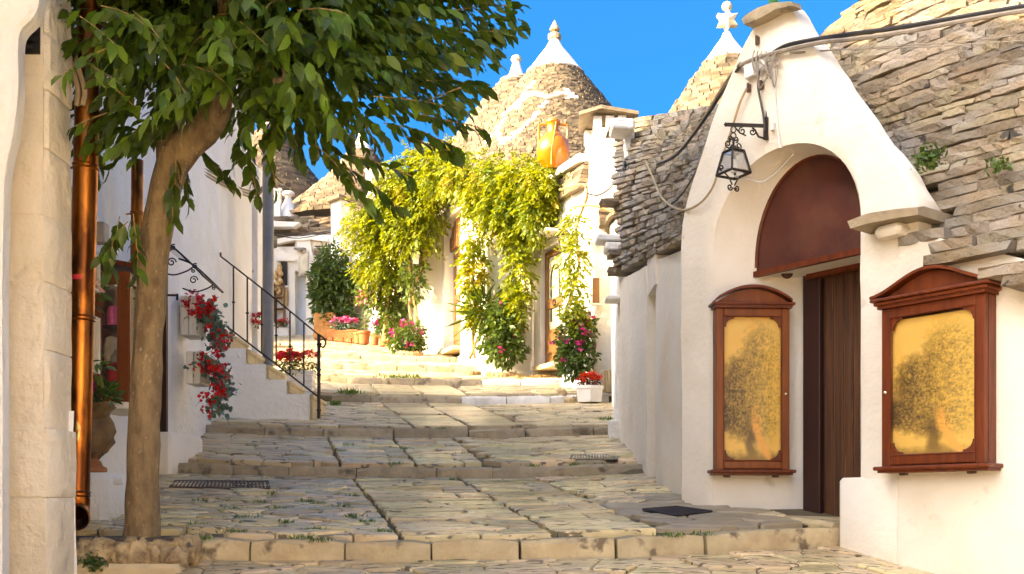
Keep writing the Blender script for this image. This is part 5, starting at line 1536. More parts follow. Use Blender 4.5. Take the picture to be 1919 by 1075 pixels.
box_pot('planter_box', 'white ribbed rectangular planter behind the stair, filled with red flowers', Vector((pc.x - .02, 16.75, 1.70)), .44, .3, .46, m_whitepot, 'white planters', ribs=5)
plant('begonia_plant', 'bushy begonia with red blooms on its left in the white ribbed planter', 'plant', [(P(560, 682, 16.7).x, 16.7, (HZ - 684) * 16.7 / F, .28, .2, .17), (P(545, 686, 16.7).x, 16.6, (HZ - 682) * 16.7 / F, .2, .15, .15)], 600, .065, m_bush, 51,
      flowers=[('red_blossom', m_red, 34, .06, [(P(540, 680, 16.6).x, 16.55, (HZ - 680) * 16.6 / F, .16, .1, .15)]), ('bronze_leaf', m_orange, 24, .045, [(P(575, 668, 16.6).x, 16.65, (HZ - 672) * 16.6 / F, .16, .1, .10)])])
plant('begonia_plant', 'small red flowered plant hanging by the house corner behind the pole', 'plant', [(P(484, 608, 15.7).x, 15.6, (HZ - 606) * 15.7 / F, .06, .06, .12)], 60, .05, m_bush, 53, flowers=[('red_blossom', m_red, 7, .05, None)])

# ================================================================== THE TREE
tree = thing('ficus_tree', 'street tree with pale brown leaning trunk and dense glossy dark green crown', 'tree', P(266, 1012, 6.95))
TY = 6.95
tr = MB()
tp = [P(266, 1030, TY), P(266, 1010, TY), P(267, 980, TY), P(268, 900, TY), P(273, 760, TY), P(279, 620, TY), P(290, 480, TY), P(303, 390, TY), P(317, 330, TY), P(330, 288, TY)]
wpx = [88, 80, 72, 67, 63, 62, 60, 62, 68, 74]
tp = smooth_pts(tp, 4); ww = np.interp(np.linspace(0, 9, len(tp)), range(10), wpx) * .88
tr.tube(tp, [x / 2 * TY / F for x in ww], 20, jit=.16)
tr.build('trunk', m_bark, tree, smooth='auto')
def limb(pts, r0, r1, n=12):
    m = MB(); q = smooth_pts(pts, 5); m.tube(q, [lerp(r0, r1, i / (len(q) - 1)) for i in range(len(q))], n, jit=.2); m.build('limb', m_bark, tree, smooth='auto')
limb([P(322, 310, TY), P(352, 272, TY - .02), P(388, 238, TY - .03), P(410, 190, TY - .05), P(422, 140, TY - .05), P(430, 60, TY), P(450, -60, TY)], .115, .06, 16)
limb([P(322, 305, TY), P(318, 250, TY + .1), P(330, 190, TY + .25), P(345, 100, TY + .35), P(330, -50, TY + .4)], .10, .045)
limb([P(425, 130, TY), P(520, 60, TY + .1), P(640, 10, TY + .2), P(760, -60, TY + .2)], .05, .02, 8)
limb([P(330, 180, TY + .2), P(260, 110, TY + .2), P(190, 40, TY + .1)], .04, .02, 8)
limb([P(430, 60, TY), P(400, -100, TY - .6), P(380, -200, TY - .9)], .05, .02, 8)
limb([P(440, 0, TY), P(560, -120, TY + .6), P(680, -200, TY + .9)], .05, .02, 8)
limb([P(538, 60, 6.3), P(536, 100, 6.3), P(533, 150, 6.3)], .018, .016, 8)
limb([P(538, 62, 6.3), P(528, 20, 6.4), P(520, -10, 6.5)], .014, .012, 8)
limb([P(515, 158, 6.3), P(535, 158, 6.3), P(552, 156, 6.3)], .045, .035, 10)
g = np.random.default_rng(21)
TP, TD, TS = [], [], []
twm = MB()
CC = P(520, -20, TY)
def twig(p0, d0, L, n, size, droop=.55, thick=.006, show=True):
    d = Vector(d0).normalized(); p = Vector(p0); pts = [p.copy()]; side = 1
    step = L / n
    for i in range(n):
        d = (d + Vector((0, 0, -droop * step)) + Vector((g.normal(0, .05), g.normal(0, .05), g.normal(0, .04)))).normalized()
        p = p + d * step; pts.append(p.copy())
        lat = d.cross(Vector((0, 0, 1)));
        lat = lat.normalized() if lat.length > .01 else Vector((1, 0, 0))
        ld_ = d * .75 + lat * (side * .55) + Vector((0, 0, -.55)) + Vector(g.normal(0, .22, 3))
        side = -side
        TP.append(p); TD.append(ld_); TS.append(size * g.uniform(.72, 1.12))
    if show: twm.tube(pts[::2] + [pts[-1]], thick, 4, cap=False)
# crown outline rows (px): lowest leaf row for a given column
def low_row(px):
    return float(np.interp(px, [120, 170, 220, 260, 300, 350, 420, 470, 520, 600, 680, 760, 830, 880, 930, 970], [225, 305, 300, 295, 250, 270, 285, 300, 305, 285, 268, 258, 235, 180, 95, 20]))
cnt = 0
for k in range(16000):
    if cnt > 980: break
    px = g.uniform(100, 950); Y = TY + g.normal(0, .62); Y = min(max(Y, 5.75), 8.3)
    py = g.uniform(-430, 330)
    spread = 1 - ((px - 530) / 430) ** 2 * .55
    if py > low_row(px) - 30 - abs(Y - TY) * 60: continue
    if abs(Y - TY) > 1.25 * max(.3, spread): continue
    if 375 < px < 450 and 130 < py < 290 and Y < TY + .1: continue
    if 290 < px < 345 and 235 < py < 330 and Y < TY: continue
    if px < 300 and Y < 6.3 and py > 60: continue
    p = P(px, py, Y)
    out = (p - CC); out.z *= .6
    d = out.normalized() + Vector((.25 if px > 560 else -.05, -.1, .05)) + Vector(g.normal(0, .3, 3))
    L = g.uniform(.35, .75) * (.55 if px > 800 else 1) * (.6 if px < 240 else 1)
    if px > 700: d = Vector((1, g.normal(0, .35), .18 + g.normal(0, .15)))
    p0 = p - d.normalized() * L * .5
    twig(p0, d, L, int(L / .040), g.uniform(.125, .165) * (.85 if px > 650 else 1), droop=.9 if px < 700 else .55, thick=.0045, show=cnt % 12 == 0)
    cnt += 1
# the sprays that hang free below the crown
for (px, py, dx, dz, L, sz, Y) in [(590, 270, .55, -.55, .62, .13, 6.5), (620, 300, .85, -.35, .50, .13, 6.45), (330, 290, -.1, -.9, .42, .12, 6.8), (225, 405, -.2, -.8, .33, .13, 6.6), (250, 400, .1, -.9, .42, .12, 6.65), (240, 415, -.5, -.5, .28, .13, 6.6), (365, 260, .3, -.6, .4, .12, 7.2), (470, 270, -.1, -.8, .36, .12, 6.9), (500, 270, .2, -.8, .34, .12, 6.8), (345, 300, .1, -1, .28, .11, 7.3), (150, 210, -.1, -.9, .3, .12, 6.95), (180, 255, .1, -.9, .28, .12, 6.9),
                                    (790, 215, 1, -.12, .42, .125, 6.6), (720, 230, 1, -.22, .5, .125, 6.6), (800, 150, 1, .0, .4, .12, 6.7), (860, 60, 1, .1, .38, .11, 6.8), (840, 20, 1, .12, .45, .11, 6.9), (760, 255, .9, -.3, .35, .12, 6.6), (660, 290, .8, -.3, .4, .125, 6.5), (700, 180, 1, -.1, .6, .12, 6.4)]:
    twig(P(px, py, Y), (dx, g.normal(0, .1), dz), L, int(L / .026), sz * 1.12, droop=.45, thick=.004)
# sprays close to the lens side of the crown, mostly in the lit leaf colour
for (px, py, dx, dz, L) in [(150, 30, .6, -.5, .3), (190, 10, .8, -.3, .36), (150, 110, .7, -.35, .34), (300, 110, .6, -.6, .34), (340, 120, .9, -.3, .34), (400, 30, .5, -.6, .3), (250, 20, .5, -.5, .36), (450, 40, .6, -.5, .3), (390, 120, .4, -.5, .25), (200, 90, -.5, -.4, .3)]:
    twig(P(px, py, 5.95), (dx, -.25, dz), L, int(L / .03), .13, droop=.5, thick=.003)
TP_, TD_, TS_ = np.array([tuple(p) for p in TP]), np.array([tuple(p) for p in TD]), np.array(TS)
tag(twm.build('twigs', m_twig, tree), kind='stuff')
# the 300 leaves that show largest are leaves of their own
pxs = CX + F * TP_[:, 0] / TP_[:, 1]; pys = HZ - F * TP_[:, 2] / TP_[:, 1]
vis = (pxs > 5) & (pxs < 1900) & (pys > 5) & (pys < 560)
score = np.where(vis, TS_ / TP_[:, 1] * (1 + .8 * (TP_[:, 1] < 6.5)), 0)
idx = np.argsort(-score)[:300]; rest = np.setdiff1d(np.arange(len(TP_)), idx)
lmesh = []
for k in range(6):
    v_ = LV.copy(); v_[:, 2] += -.10 * (v_[:, 0] ** 2) * (k % 3) + .02 * (k - 2) * v_[:, 1]; v_[:, 1] *= .92 + .05 * k
    lmesh.append(np_mesh('leaf', v_, LQ, m_leaf_lit, True, LT))
for i in idx:
    d = Vector(TD_[i]).normalized(); up = Vector((g.normal(0, .45), -.45 + g.normal(0, .4), .8)); x = up.cross(d).normalized(); z = d.cross(x)
    m3 = Matrix((d, x, z)).transposed()
    s_ = TS_[i]; inst('leaf', lmesh[int(g.integers(0, 6))], tree, Vector(TP_[i]), m3.to_euler(), (s_, s_, s_))
tag(leaves('crown', TP_[rest], TD_[rest], TS_[rest], m_leaf, tree, big=True, width=1.0, flat=.8, seed=77), kind='stuff')
# hidden heart of the crown: smaller leaves that close the gaps
hp, hu = cloud([(CC.x - .25, TY + .1, CC.z + .55, 1.15, .95, .8), (CC.x + .55, TY + .15, CC.z + .6, 1.0, .8, .7), (CC.x - .9, TY + .1, CC.z + .3, .55, .7, .6), (CC.x - .1, TY + .25, CC.z - .15, 1.0, .6, .42)], 9000, g, .6)
pyh = HZ - F * hp[:, 2] / hp[:, 1]; pxh = CX + F * hp[:, 0] / hp[:, 1]
ok = np.array([b < low_row(a) - 25 for a, b in zip(pxh, pyh)]); hp, hu = hp[ok], hu[ok]
tag(leaves('inner_foliage', hp, hu + np.array([0, 0, -.8]) + g.normal(0, .4, hp.shape), g.uniform(.09, .14, len(hp)), m_leaf, tree, big=True, seed=78), kind='stuff')

# ---------------- rubble planter round the trunk
pl_t = thing('tree_planter', 'rough tufa rubble ring with dark soil round the foot of the street tree', 'planter', P(230, 1050, 6.8))
so_ = MB(); so_.box((-2.62, 7.02, -.29), (.84, .42, .16)); so_.build('soil', m_soil, pl_t)
rs = random.Random(17)
def rubble(c, s, rz, r):
    m = bmesh.new(); bmesh.ops.create_icosphere(m, subdivisions=3, radius=.5)
    off = Vector((r.uniform(0, 50), r.uniform(0, 50), r.uniform(0, 50)))
    for v_ in m.verts:
        v_.co *= 1 + .38 * noise.noise(v_.co * 2.6 + off) + .26 * noise.noise(v_.co * 6 + off) + .12 * noise.noise(v_.co * 14 + off)
    me = bpy.data.meshes.new('rubble_stone'); m.to_mesh(me); m.free(); me.materials.append(m_rubble)
    me.polygons.foreach_set('use_smooth', [True] * len(me.polygons)); inst('rubble_stone', me, pl_t, c, (r.uniform(-.2, .2), r.uniform(-.2, .2), rz), s)
for k in range(13):
    x = lerp(-2.98, -2.2, k / 12); rubble(Vector((x, 6.80 + rs.uniform(-.02, .03), -.335 + rs.uniform(-.02, .02))), (rs.uniform(.13, .19), .2, rs.uniform(.17, .22)), rs.uniform(-.4, .4), rs)
for k in range(9):
    x = lerp(-2.95, -2.22, k / 8); rubble(Vector((x, 6.86 + rs.uniform(-.03, .05), -.25 + rs.uniform(-.02, .015))), (rs.uniform(.11, .17), .15, rs.uniform(.07, .11)), rs.uniform(-.4, .4), rs)
for k in range(5): rubble(Vector((-2.17 + rs.uniform(-.02, .02), 6.9 + .1 * k, -.30)), (.15, .17, .2), rs.uniform(-.4, .4), rs)
ap = MB(); ap.box((-2.59, 6.79, -.43), (.92, .26, .11), bev=.03); ap.build('mortar_apron', m_cream, pl_t)
wall_plant(178, 1056, 6.66, 150, .75, 'small dark green weed growing from the front of the rubble planter')
# ================================================================== VINE HOUSE AND THE ROOFS BEHIND
vh = thing('trullo_house', 'sunlit white house at the step top, wrapped in yellow vine, with painted cone roof', 'house', (.2, 19.5, 2.4))
V = [(1.98, 16.75), (1.36, 16.9), (1.2, 17.4), (.39, 19.2), (-.45, 19.4), (-1.5, 22.2), (-2.3, 22.7), (-3.0, 24.2), (-3.9, 25.2)]
def along(i, s): return (lerp(V[i][0], V[i + 1][0], s), lerp(V[i][1], V[i + 1][1], s))
vw = MB()
def vseg(i, s0, s1, z0, z1): a, b = along(i, s0), along(i, s1); wall(vw, [(*a, z0, z1), (*b, z0, z1)], .35, side=-1 if False else 1, res=.22, amp=.02, ns=1.2)
wall_side = 1
vseg(0, 0, 1, 1.0, 4.9); vseg(1, 0, 1, 1.4, 5.35)
vseg(2, 0, .40, 1.6, 5.3); vseg(2, .84, 1, 1.8, 5.3); vseg(2, .40, .84, 4.62, 5.3)
vseg(3, 0, 1, 1.9, 5.9)
vseg(4, 0, .56, 2.2, 6.2); vseg(4, .94, 1, 2.6, 6.2); vseg(4, .56, .94, 6.0, 6.2)
vseg(5, 0, 1, 2.8, 6.2); vseg(6, 0, 1, 3.0, 6.1); vseg(7, 0, 1, 3.4, 6.1)
vw.box((2.4, 18.4, 3.2), (1.6, 2.6, 3.4)); vw.box((1.7, 20.9, 3.9), (2.4, 2.5, 3.6)); vw.box((.7, 23.6, 4.5), (2.2, 2.8, 3.8)); vw.box((-1.2, 26.1, 5), (2.5, 3.6, 2.9))
vw.build('wall', m_plaster_far, vh, smooth='auto')
for i in (2, 3, 4):
    a, b = V[i], V[i + 1]
    for (s0, s1) in (((0, .4), (.84, 1)) if i == 2 else ((0, .56), (.94, 1)) if i == 4 else ((0, 1),)):
        p, q = along(i, s0), along(i, s1)
        d = Vector((q[0] - p[0], q[1] - p[1], 0)).normalized(); nrm = Vector((-d.y, d.x, 0)) * .05
        zp = ground(*p) + .16
        pln = MB(); pln.prism([Vector((p[0], p[1], zp - .5)) + nrm, Vector((q[0], q[1], zp - .5)) + nrm, Vector((q[0], q[1], ground(*q) + .16)) + nrm, Vector((p[0], p[1], zp)) + nrm], -nrm * 2); pln.build('plinth', m_plaster_far, vh)
# parapet ledge and stone courses under it
lg = MB(); a, b = along(2, -.05), along(2, .75); lg.prism([(a[0] - .12, a[1] - .05, 5.72), (b[0] - .12, b[1] - .05, 5.72), (b[0] + .5, b[1] + .3, 5.72), (a[0] + .5, a[1] + .3, 5.72)], (0, 0, .13)); lg.build('parapet_ledge', m_plaster_far, vh)
rs = random.Random(23); sr = MB()
for i, (s0, s1, zz0, zz1, off) in enumerate(((-.05, .9, 5.3, 5.72, .02),)):
    z = zz0
    while z < zz1 - .02:
        h = rs.uniform(.055, .09); s_ = s0
        while s_ < s1:
            l = rs.uniform(.2, .5); x, y = along(2, s_ + l / 4); dirv = Vector((V[3][0] - V[2][0], V[3][1] - V[2][1], 0)).normalized()
            m3 = Matrix.Rotation(math.atan2(dirv.y, dirv.x), 3, 'Z'); c = Vector((x + (z - zz0) * .25, y + .05, z + h / 2))
            sr.add([c + m3 @ Vector(p) for p in block_np(l * .96, .3, h * .9, rs)], BQ); s_ += l / 1.98
        z += h
for row in range(6):
    z = 4.52 + row * .062; x = 1.40
    while x < 2.0:
        l = rs.uniform(.12, .3); c = Vector((x + l / 2, 16.75 + row * .055, z)); sr.add([c + Vector(p) for p in block_np(l * .96, .3, .055, rs)], BQ); x += l
tag(sr.build('roof_stones', m_roof_isl, vh, fix=False), kind='stuff')
# chimney with slab cap on stubs
ch = MB(); cc = [Vector((1.36, 16.86, 0)), Vector((1.83, 16.83, 0)), Vector((1.72, 17.6, 0)), Vector((1.24, 17.62, 0))]
rows = []
for k in range(12):
    z = lerp(4.2, 6.12, k / 11); rows.append([p + Vector((.015 * noise.noise(Vector((i * 3, z * 5, 1))), 0, z)) for i, p in enumerate(cc)])
ch.loft(rows, close=True); ch.f.append(tuple(range(44, 48))); ch.mi.append(0); cho = ch.build('chimney', m_plaster_b, vh)
cm = sum(cc, Vector()) / 4
for p in cc + [cc[0].lerp(cc[1], .5)]:
    m = MB(); q = p.lerp(cm, .16); m.box(q + Vector((0, 0, 6.2)), (.13, .14, .22)); m.build('cap_stub', m_plaster_b, cho)
m = MB(); rr_ = [cm + Vector((x, y, 6.32 + dz)) for x, y, dz in ((-.46, -.45, -.02), (-.1, -.55, .05), (.5, -.5, -.03), (.48, .5, .0), (-.4, .52, .02))]
m.prism(rr_, (0, 0, .055)); m.build('cap_slab', m_slabtop, cho)
# cone A with the painted heart, cone B behind it
heart = [[(262, 722), (252, 640), (300, 560), (390, 482), (442, 466), (486, 484), (490, 512), (450, 572), (380, 642), (300, 700), (268, 722)], [(188, 715), (250, 652)], [(490, 482), (560, 470), (622, 470)], [(594, 448), (642, 486)], [(600, 490), (640, 470)], [(345, 545), (392, 460), (432, 405)]]
heart = [[(840 + x / 2.6875, y / 2.6875) for x, y in L] for L in heart]
def on_heart(p):
    px, py = CX + F * p.x / p.y, HZ - F * p.z / p.y
    if p.y > 23: return False
    for L in heart:
        for a, b in zip(L, L[1:]):
            dx, dy = b[0] - a[0], b[1] - a[1]; t = max(0, min(1, ((px - a[0]) * dx + (py - a[1]) * dy) / (dx * dx + dy * dy)))
            if math.hypot(px - a[0] - dx * t, py - a[1] - dy * t) < 2.7: return True
    return False
cone_roof(vh, 1040, 23.4, [(420, 210), (330, 186), (265, 147), (205, 103), (140, 53), (128, 44), (110, 30), (90, 15), (74, 6)], 138, .058, 'spear', .42, painted=on_heart, L=(.07, .15), seed=4)
hb = thing('trullo_house', 'trullo behind the painted cone, smaller cone with white tip and ball finial', 'house', ((970 - CX) * 27.5 / F, 27.5, 5))
cone_roof(hb, 968, 27.5, [(420, 210), (330, 168), (260, 112), (190, 62), (155, 30), (140, 12), (116, 5)], 156, .08, 'ball', .75, L=(.14, .3), seed=5)
m = MB(); m.lathe([(2.3, 3.5), (2.35, 8.0)], ((970 - CX) * 27.5 / F, 27.5, 0), 28); m.build('wall', m_plaster_far, hb)

# doors of the vine house
def vdoor(i, s0, s1, z0, z1, glass, label_arch, recess):
    p, q = Vector((*along(i, s1), 0)), Vector((*along(i, s0), 0))    # left and right jamb as seen
    d = (q - p); w_ = d.length; d.normalize(); n = Vector((d.y, -d.x, 0)); n = -n if n.y < 0 else n
    rm = Matrix((d, n, EZ)).transposed()
    def bx(m, x, y, z, sx, sy, sz, **kw): m.box(p + d * x + n * y + EZ * z, (sx, sy, sz), rm, **kw)
    m = MB(); h = z1 - z0; y = recess; f_ = .11
    bx(m, f_ / 2, y, z0 + h / 2, f_, .06, h); bx(m, w_ - f_ / 2, y, z0 + h / 2, f_, .06, h); bx(m, w_ / 2, y, z1 - f_ / 2, w_ - 2 * f_, .06, f_); bx(m, w_ / 2, y, z0 + .33, w_ - 2 * f_, .06, .66); bx(m, w_ / 2, y, z0 + 1.12, w_ - 2 * f_, .06, .16)
    do = m.build('door', m_door_b, vh)
    for k in range(3):
        m = MB(); bx(m, w_ / 2, y - .032, z0 + .12 + .19 * k, w_ - 2 * f_ - .04, .012, .16); m.build('door_board', m_door_b, do)
    for (za, zb) in ((.66, 1.04), (1.20, h - f_)):
        m = MB(); bx(m, w_ / 2, y + .01, z0 + (za + zb) / 2, w_ - 2 * f_, .02, zb - za); m.build('door_pane', glass, do)
    m = MB(); c = p + d * (w_ / 2) + n * (y - .04) + EZ * (z0 + 1.12); m.tube([c + (d * math.cos(a) + EZ * math.sin(a)) * .05 for a in [2 * math.pi * k / 12 for k in range(13)]], .012, 5, cap=False); m.build('door_knocker', m_iron, do)
    m = MB(); bx(m, w_ / 2, .04, z0 - .03, w_ + .1, .4, .08); m.build('door_sill', m_cream, vh)
    return p, d, n, w_, do, bx
p, d, n, w_, do, bx = vdoor(2, .43, .82, 2.50, 4.58, m_frost, '', .10)
# arched iron line in the upper pane, white sheet fanlight hood
m = MB(); c = p + d * (w_ / 2) + n * .085 + EZ * 4.05
m.tube([c + d * -.17 + EZ * -.75] + [c + d * (-.17 * math.cos(a)) + EZ * (.26 * math.sin(a)) for a in [math.pi * k / 10 for k in range(11)]] + [c + d * .17 + EZ * -.75], .012, 5); m.build('pane_arch', m_iron, do)
hoodo = MB(); bx(hoodo, w_ / 2, -.12, 4.80, w_ + .06, .34, .05); hoodo.build('door_hood', m_plaster_far, vh)
p2, d2, n2, w2, do2, bx2 = vdoor(4, .58, .92, 3.22, 5.32, m_frost, '', .22)
ar = MB(); pts = [(-.02, 0)] + [(w2 / 2 - (w2 / 2 + .02) * math.cos(math.pi * k / 14), .62 * math.sin(math.pi * k / 14)) for k in range(15)]
ar.prism([p2 + d2 * x + n2 * .12 + EZ * (5.36 + z) for x, z in pts[1:]], n2 * .05); ar.build('fanlight_board', m_door_b, vh)
for k in range(7):
    m = MB(); x = w2 * (k + .5) / 7; hgt = .6 * math.sqrt(max(.02, 1 - ((x - w2 / 2) / (w2 / 2)) ** 2)) - .04
    bx2(m, x, .11, 5.37 + hgt / 2, w2 / 7 * .8, .02, hgt); m.build('fanlight_slat', m_door_b, vh)
for (x, z, sx, sz, mt) in ((.35, 4.0, .16, .22, m_paper), (.32, 4.62, .14, .3, m_white), (.62, 4.45, .2, .3, m_white), (.5, 3.92, .14, .26, m_white), (.38, 3.96, .12, .16, m_bluewash), (.62, 4.9, .16, .2, m_paper)):
    m = MB(); bx2(m, x, .20, z, sx, .008, sz); m.build('notice', mt, do2)
# small window in the right-hand wall
q = P(1117, 545, 16.82); m = MB(); m.box(q + Vector((0, -.03, 0)), (.11, .05, .40)); m.build('window_board', m_door_b, vh)
m = MB(); m.box(q + Vector((0, -.02, -.22)), (.17, .08, .03)); m.build('window_sill', m_plaster_far, vh)
dp = MB(); dp.tube(smooth_pts([P(1163, 570, 16.4), P(1150, 640, 16.4) + Vector((0, 0, .02)), P(1150, 650, 16.4), P(1150, 700, 16.4)][1:], 4), .03, 10); dp.tube([P(1150, 645, 16.4), P(1166, 642, 16.4)], .03, 10); dp.build('drain_pipe', m_white, vh, smooth='auto')
dp = MB(); a = along(2, .90); dp.tube([(a[0] - .1, a[1] - .06, 2.35), (a[0] - .1, a[1] - .06, 4.7)], .03, 8); dp.build('drain_pipe', m_white, vh, smooth='auto')

# amphora on the parapet
ac = Vector(((1037 - CX) * 18.1 / F, 18.1, 5.85))
am = thing('amphora', 'tall honey-glazed clay amphora with two handles standing on the parapet', 'amphora', ac)
m = MB(); m.lathe([(.13, 0), (.15, .03), (.24, .14), (.288, .27), (.29, .36), (.255, .48), (.17, .57), (.11, .63), (.10, .72), (.105, .78), (.125, .81), (.12, .84), (.09, .83)], ac, 32); m.build('body', m_amph, am, smooth='auto')
for s_ in (-1, 1):
    m = MB(); m.tube(smooth_pts([ac + Vector((s_ * .11, 0, .77)), ac + Vector((s_ * .23, 0, .77)), ac + Vector((s_ * .25, 0, .66)), ac + Vector((s_ * .245, 0, .5)), ac + Vector((s_ * .255, 0, .40))], 5), .022, 7); m.build('handle', m_amph, am, smooth='auto')
m = MB(); m.tube([ac + Vector((.05, -.12, .78)), ac + Vector((-.0, -.26, .45)), ac + Vector((-.03, -.285, .3)), ac + Vector((-.04, -.2, .02))], .014, 5); m.build('strap', m_twig, am)

# wall lanterns between the vines
def small_lamp(label, c):
    t = thing('wall_lamp', label, 'lamp', c, 'lanterns on the vine house')
    for k in range(4):
        a0, a1 = math.pi / 4 + k * math.pi / 2, math.pi / 4 + (k + 1) * math.pi / 2
        v4 = [c + Vector((r_ * math.cos(a), r_ * math.sin(a), z)) for r_, z, a in ((.13, .12, a0), (.13, .12, a1), (.085, -.14, a1), (.085, -.14, a0))]
        m = MB(); cc_ = sum(v4, Vector()) / 4; nn = cc_ - c; nn.z = 0; m.prism(v4, nn.normalized() * -.004); m.build('lamp_pane', m_frost, t)
    m = MB()
    for k in range(4):
        a = math.pi / 4 + k * math.pi / 2; m.tube([c + Vector((.135 * math.cos(a), .135 * math.sin(a), .12)), c + Vector((.09 * math.cos(a), .09 * math.sin(a), -.14))], .01, 4)
        b = a + math.pi / 2
        for r_, z in ((.135, .12), (.09, -.14)): m.tube([c + Vector((r_ * math.cos(a), r_ * math.sin(a), z)), c + Vector((r_ * math.cos(b), r_ * math.sin(b), z))], .01, 4)
    m.build('lamp_frame', m_iron, t)
    m = MB(); m.lathe([(.17, .12), (.13, .15), (.05, .23), (.02, .25)], c, 8); m.build('lamp_roof', m_iron, t)
    m = MB(); m.tube([c + Vector((0, 0, .24)), c + Vector((0, .1, .3)), c + Vector((0, .3, .28))], .014, 5); m.build('lamp_arm', m_iron, t)
small_lamp('glass wall lantern beside the right-hand brown door', P(1057, 455, 17.75))
small_lamp('glass wall lantern half sunk in the yellow vine between the two doors', P(977, 470, 19.0))
small_lamp('glass wall lantern on the vine stems left of the arched door', P(780, 484, 21.7))

# ------------------------------------------------------------------ VINE
g = np.random.default_rng(99)
def pb(px, py, Y, rx, ry, rz): p = P(px, py, Y); s_ = Y / F; return (p.x, p.y, p.z, rx * s_, ry, rz * s_)
vb = [pb(690, 420, 22.4, 45, .3, 50), pb(740, 400, 22.2, 55, .4, 75), pb(715, 480, 22.3, 50, .3, 60), pb(770, 345, 22, 55, .4, 50), pb(800, 330, 21.8, 60, .4, 60), pb(780, 420, 21.8, 50, .35, 60), pb(830, 315, 21, 50, .35, 38), pb(830, 285, 21.3, 45, .3, 22), pb(880, 330, 20, 50, .35, 40), pb(800, 370, 21.6, 30, .3, 35),
      pb(940, 340, 19.2, 65, .4, 45), pb(985, 350, 18.7, 60, .4, 55), pb(960, 395, 18.9, 60, .35, 45), pb(1020, 345, 18.2, 40, .35, 42), pb(1005, 400, 18.4, 35, .3, 38), pb(905, 375, 19.5, 32, .3, 34),
      pb(890, 440, 19.25, 22, .22, 45), pb(889, 500, 19.2, 21, .22, 45), pb(890, 555, 19.15, 19, .2, 42), pb(896, 585, 19.15, 14, .2, 20),
      pb(972, 450, 18.9, 27, .25, 40), pb(972, 515, 18.85, 25, .25, 45), pb(966, 570, 18.8, 22, .25, 30), 
      pb(1078, 420, 16.8, 12, .18, 30), pb(1076, 480, 16.75, 16, .2, 42), pb(1078, 540, 16.7, 16, .2, 40), pb(1082, 585, 16.7, 17, .2, 24)]
vt_ = thing('wisteria_vine', 'yellow-green climbing vine draped over the doors and walls of the sunlit house', 'vine', P(880, 640, 19.2))
N = 46000
# foliage hangs in feathery sprays: rachis points with paired leaflets
pos0, u0 = cloud(vb, N // 9, g, .38)
dirs0 = u0 * .7 + np.array([-.1, -.5, -.75]) + g.normal(0, .35, u0.shape); dirs0 /= np.linalg.norm(dirs0, axis=1, keepdims=True)
PP, DD = [], []
for j in range(9):
    q = j / 8
    side = np.cross(dirs0, np.array([0, .3, 1.0])); side /= np.linalg.norm(side, axis=1, keepdims=True) + 1e-9
    sgn = 0 if j == 8 else (1 if j % 2 else -1)
    PP.append(pos0 + dirs0 * (.21 * q) + np.array([0, 0, -.10]) * q * q * .7); DD.append(dirs0 * (.8 if sgn else 1.4) + side * sgn * .8 + g.normal(0, .18, dirs0.shape) + np.array([0, 0, -.25]))
PP, DD = np.concatenate(PP), np.concatenate(DD)
tag(leaves('foliage', PP, DD, g.uniform(.07, .125, len(PP)), m_vine, vt_, width=.95, flat=1.0, seed=101), kind='stuff')
for pts, r_ in (([(790, 640, 21.9), (776, 560, 21.9), (768, 500, 21.9), (775, 440, 21.8), (760, 400, 21.9)], .035), ([(775, 620, 21.9), (768, 560, 21.9), (790, 500, 21.9), (798, 440, 21.8)], .03), ([(720, 640, 22.6), (728, 560, 22.6), (722, 480, 22.5), (735, 420, 22.4)], .06), ([(738, 640, 22.6), (742, 570, 22.6), (748, 500, 22.5)], .05),
                 ([(880, 672, 19.2), (893, 640, 19.2), (905, 610, 19.2), (888, 560, 19.3), (890, 450, 19.3)], .03), ([(890, 672, 19.2), (886, 630, 19.2), (893, 600, 19.2)], .028), ([(1058, 590, 17.1), (1085, 500, 17.1), (1080, 430, 17.1), (1100, 370, 16.8), (1098, 345, 16.8)], .025),
                 ([(1050, 355, 17.6), (1090, 345, 16.9), (1100, 350, 16.75)], .02), ([(1075, 388, 17.0), (1115, 385, 16.7), (1168, 405, 16.2)], .022)):
    m = MB(); m.tube(smooth_pts([P(*q) for q in pts], 5), r_, 7, jit=.3); m.build('stem', m_twig, vt_, smooth='auto')
m = MB(); m.tube(smooth_pts([P(1098, 360, 16.8), P(1118, 366, 16.4), P(1140, 355, 15.0), P(1160, 330, 13.2), P(1176, 310, 12.6)], 6), .012, 5, jit=.3); tag(m.build('dry_tendril', m_cable_b, None), 'dark dry tendril slung from the chimney to the slim white flue', 'tendril')
dv = thing('dry_vine', 'bunch of thin dry strands dangling from the slim white flue', 'dry vine', P(1172, 300, 12.55))
for k in range(8):
    a = P(1172 + R.uniform(-6, 8), 300 + R.uniform(-8, 8), 12.55); b = a + Vector((R.uniform(-.08, .08), R.uniform(-.05, .02), R.uniform(-.28, -.08))); m = MB(); m.tube(smooth_pts([a, a.lerp(b, .5) + Vector((R.uniform(-.05, .05), 0, 0)), b], 4), .005, 4)
    m.build('strand', m_cable_b, dv)
def bush(name, label, blobs, n, size, mat, seed, **kw): return plant(name, label, 'bush', [pb(*b) for b in blobs], n, size, mat, seed, droop=-.35, **kw)
bush('creeper_bush', 'dull green lower creeper hanging left of the arched door beneath the yellow vine', [(700, 530, 22.6, 36, .25, 50), (735, 560, 22.6, 30, .25, 60), (775, 520, 21.9, 26, .2, 50), (740, 600, 22.6, 22, .2, 45)], 2600, .13, m_vine_g, 61)
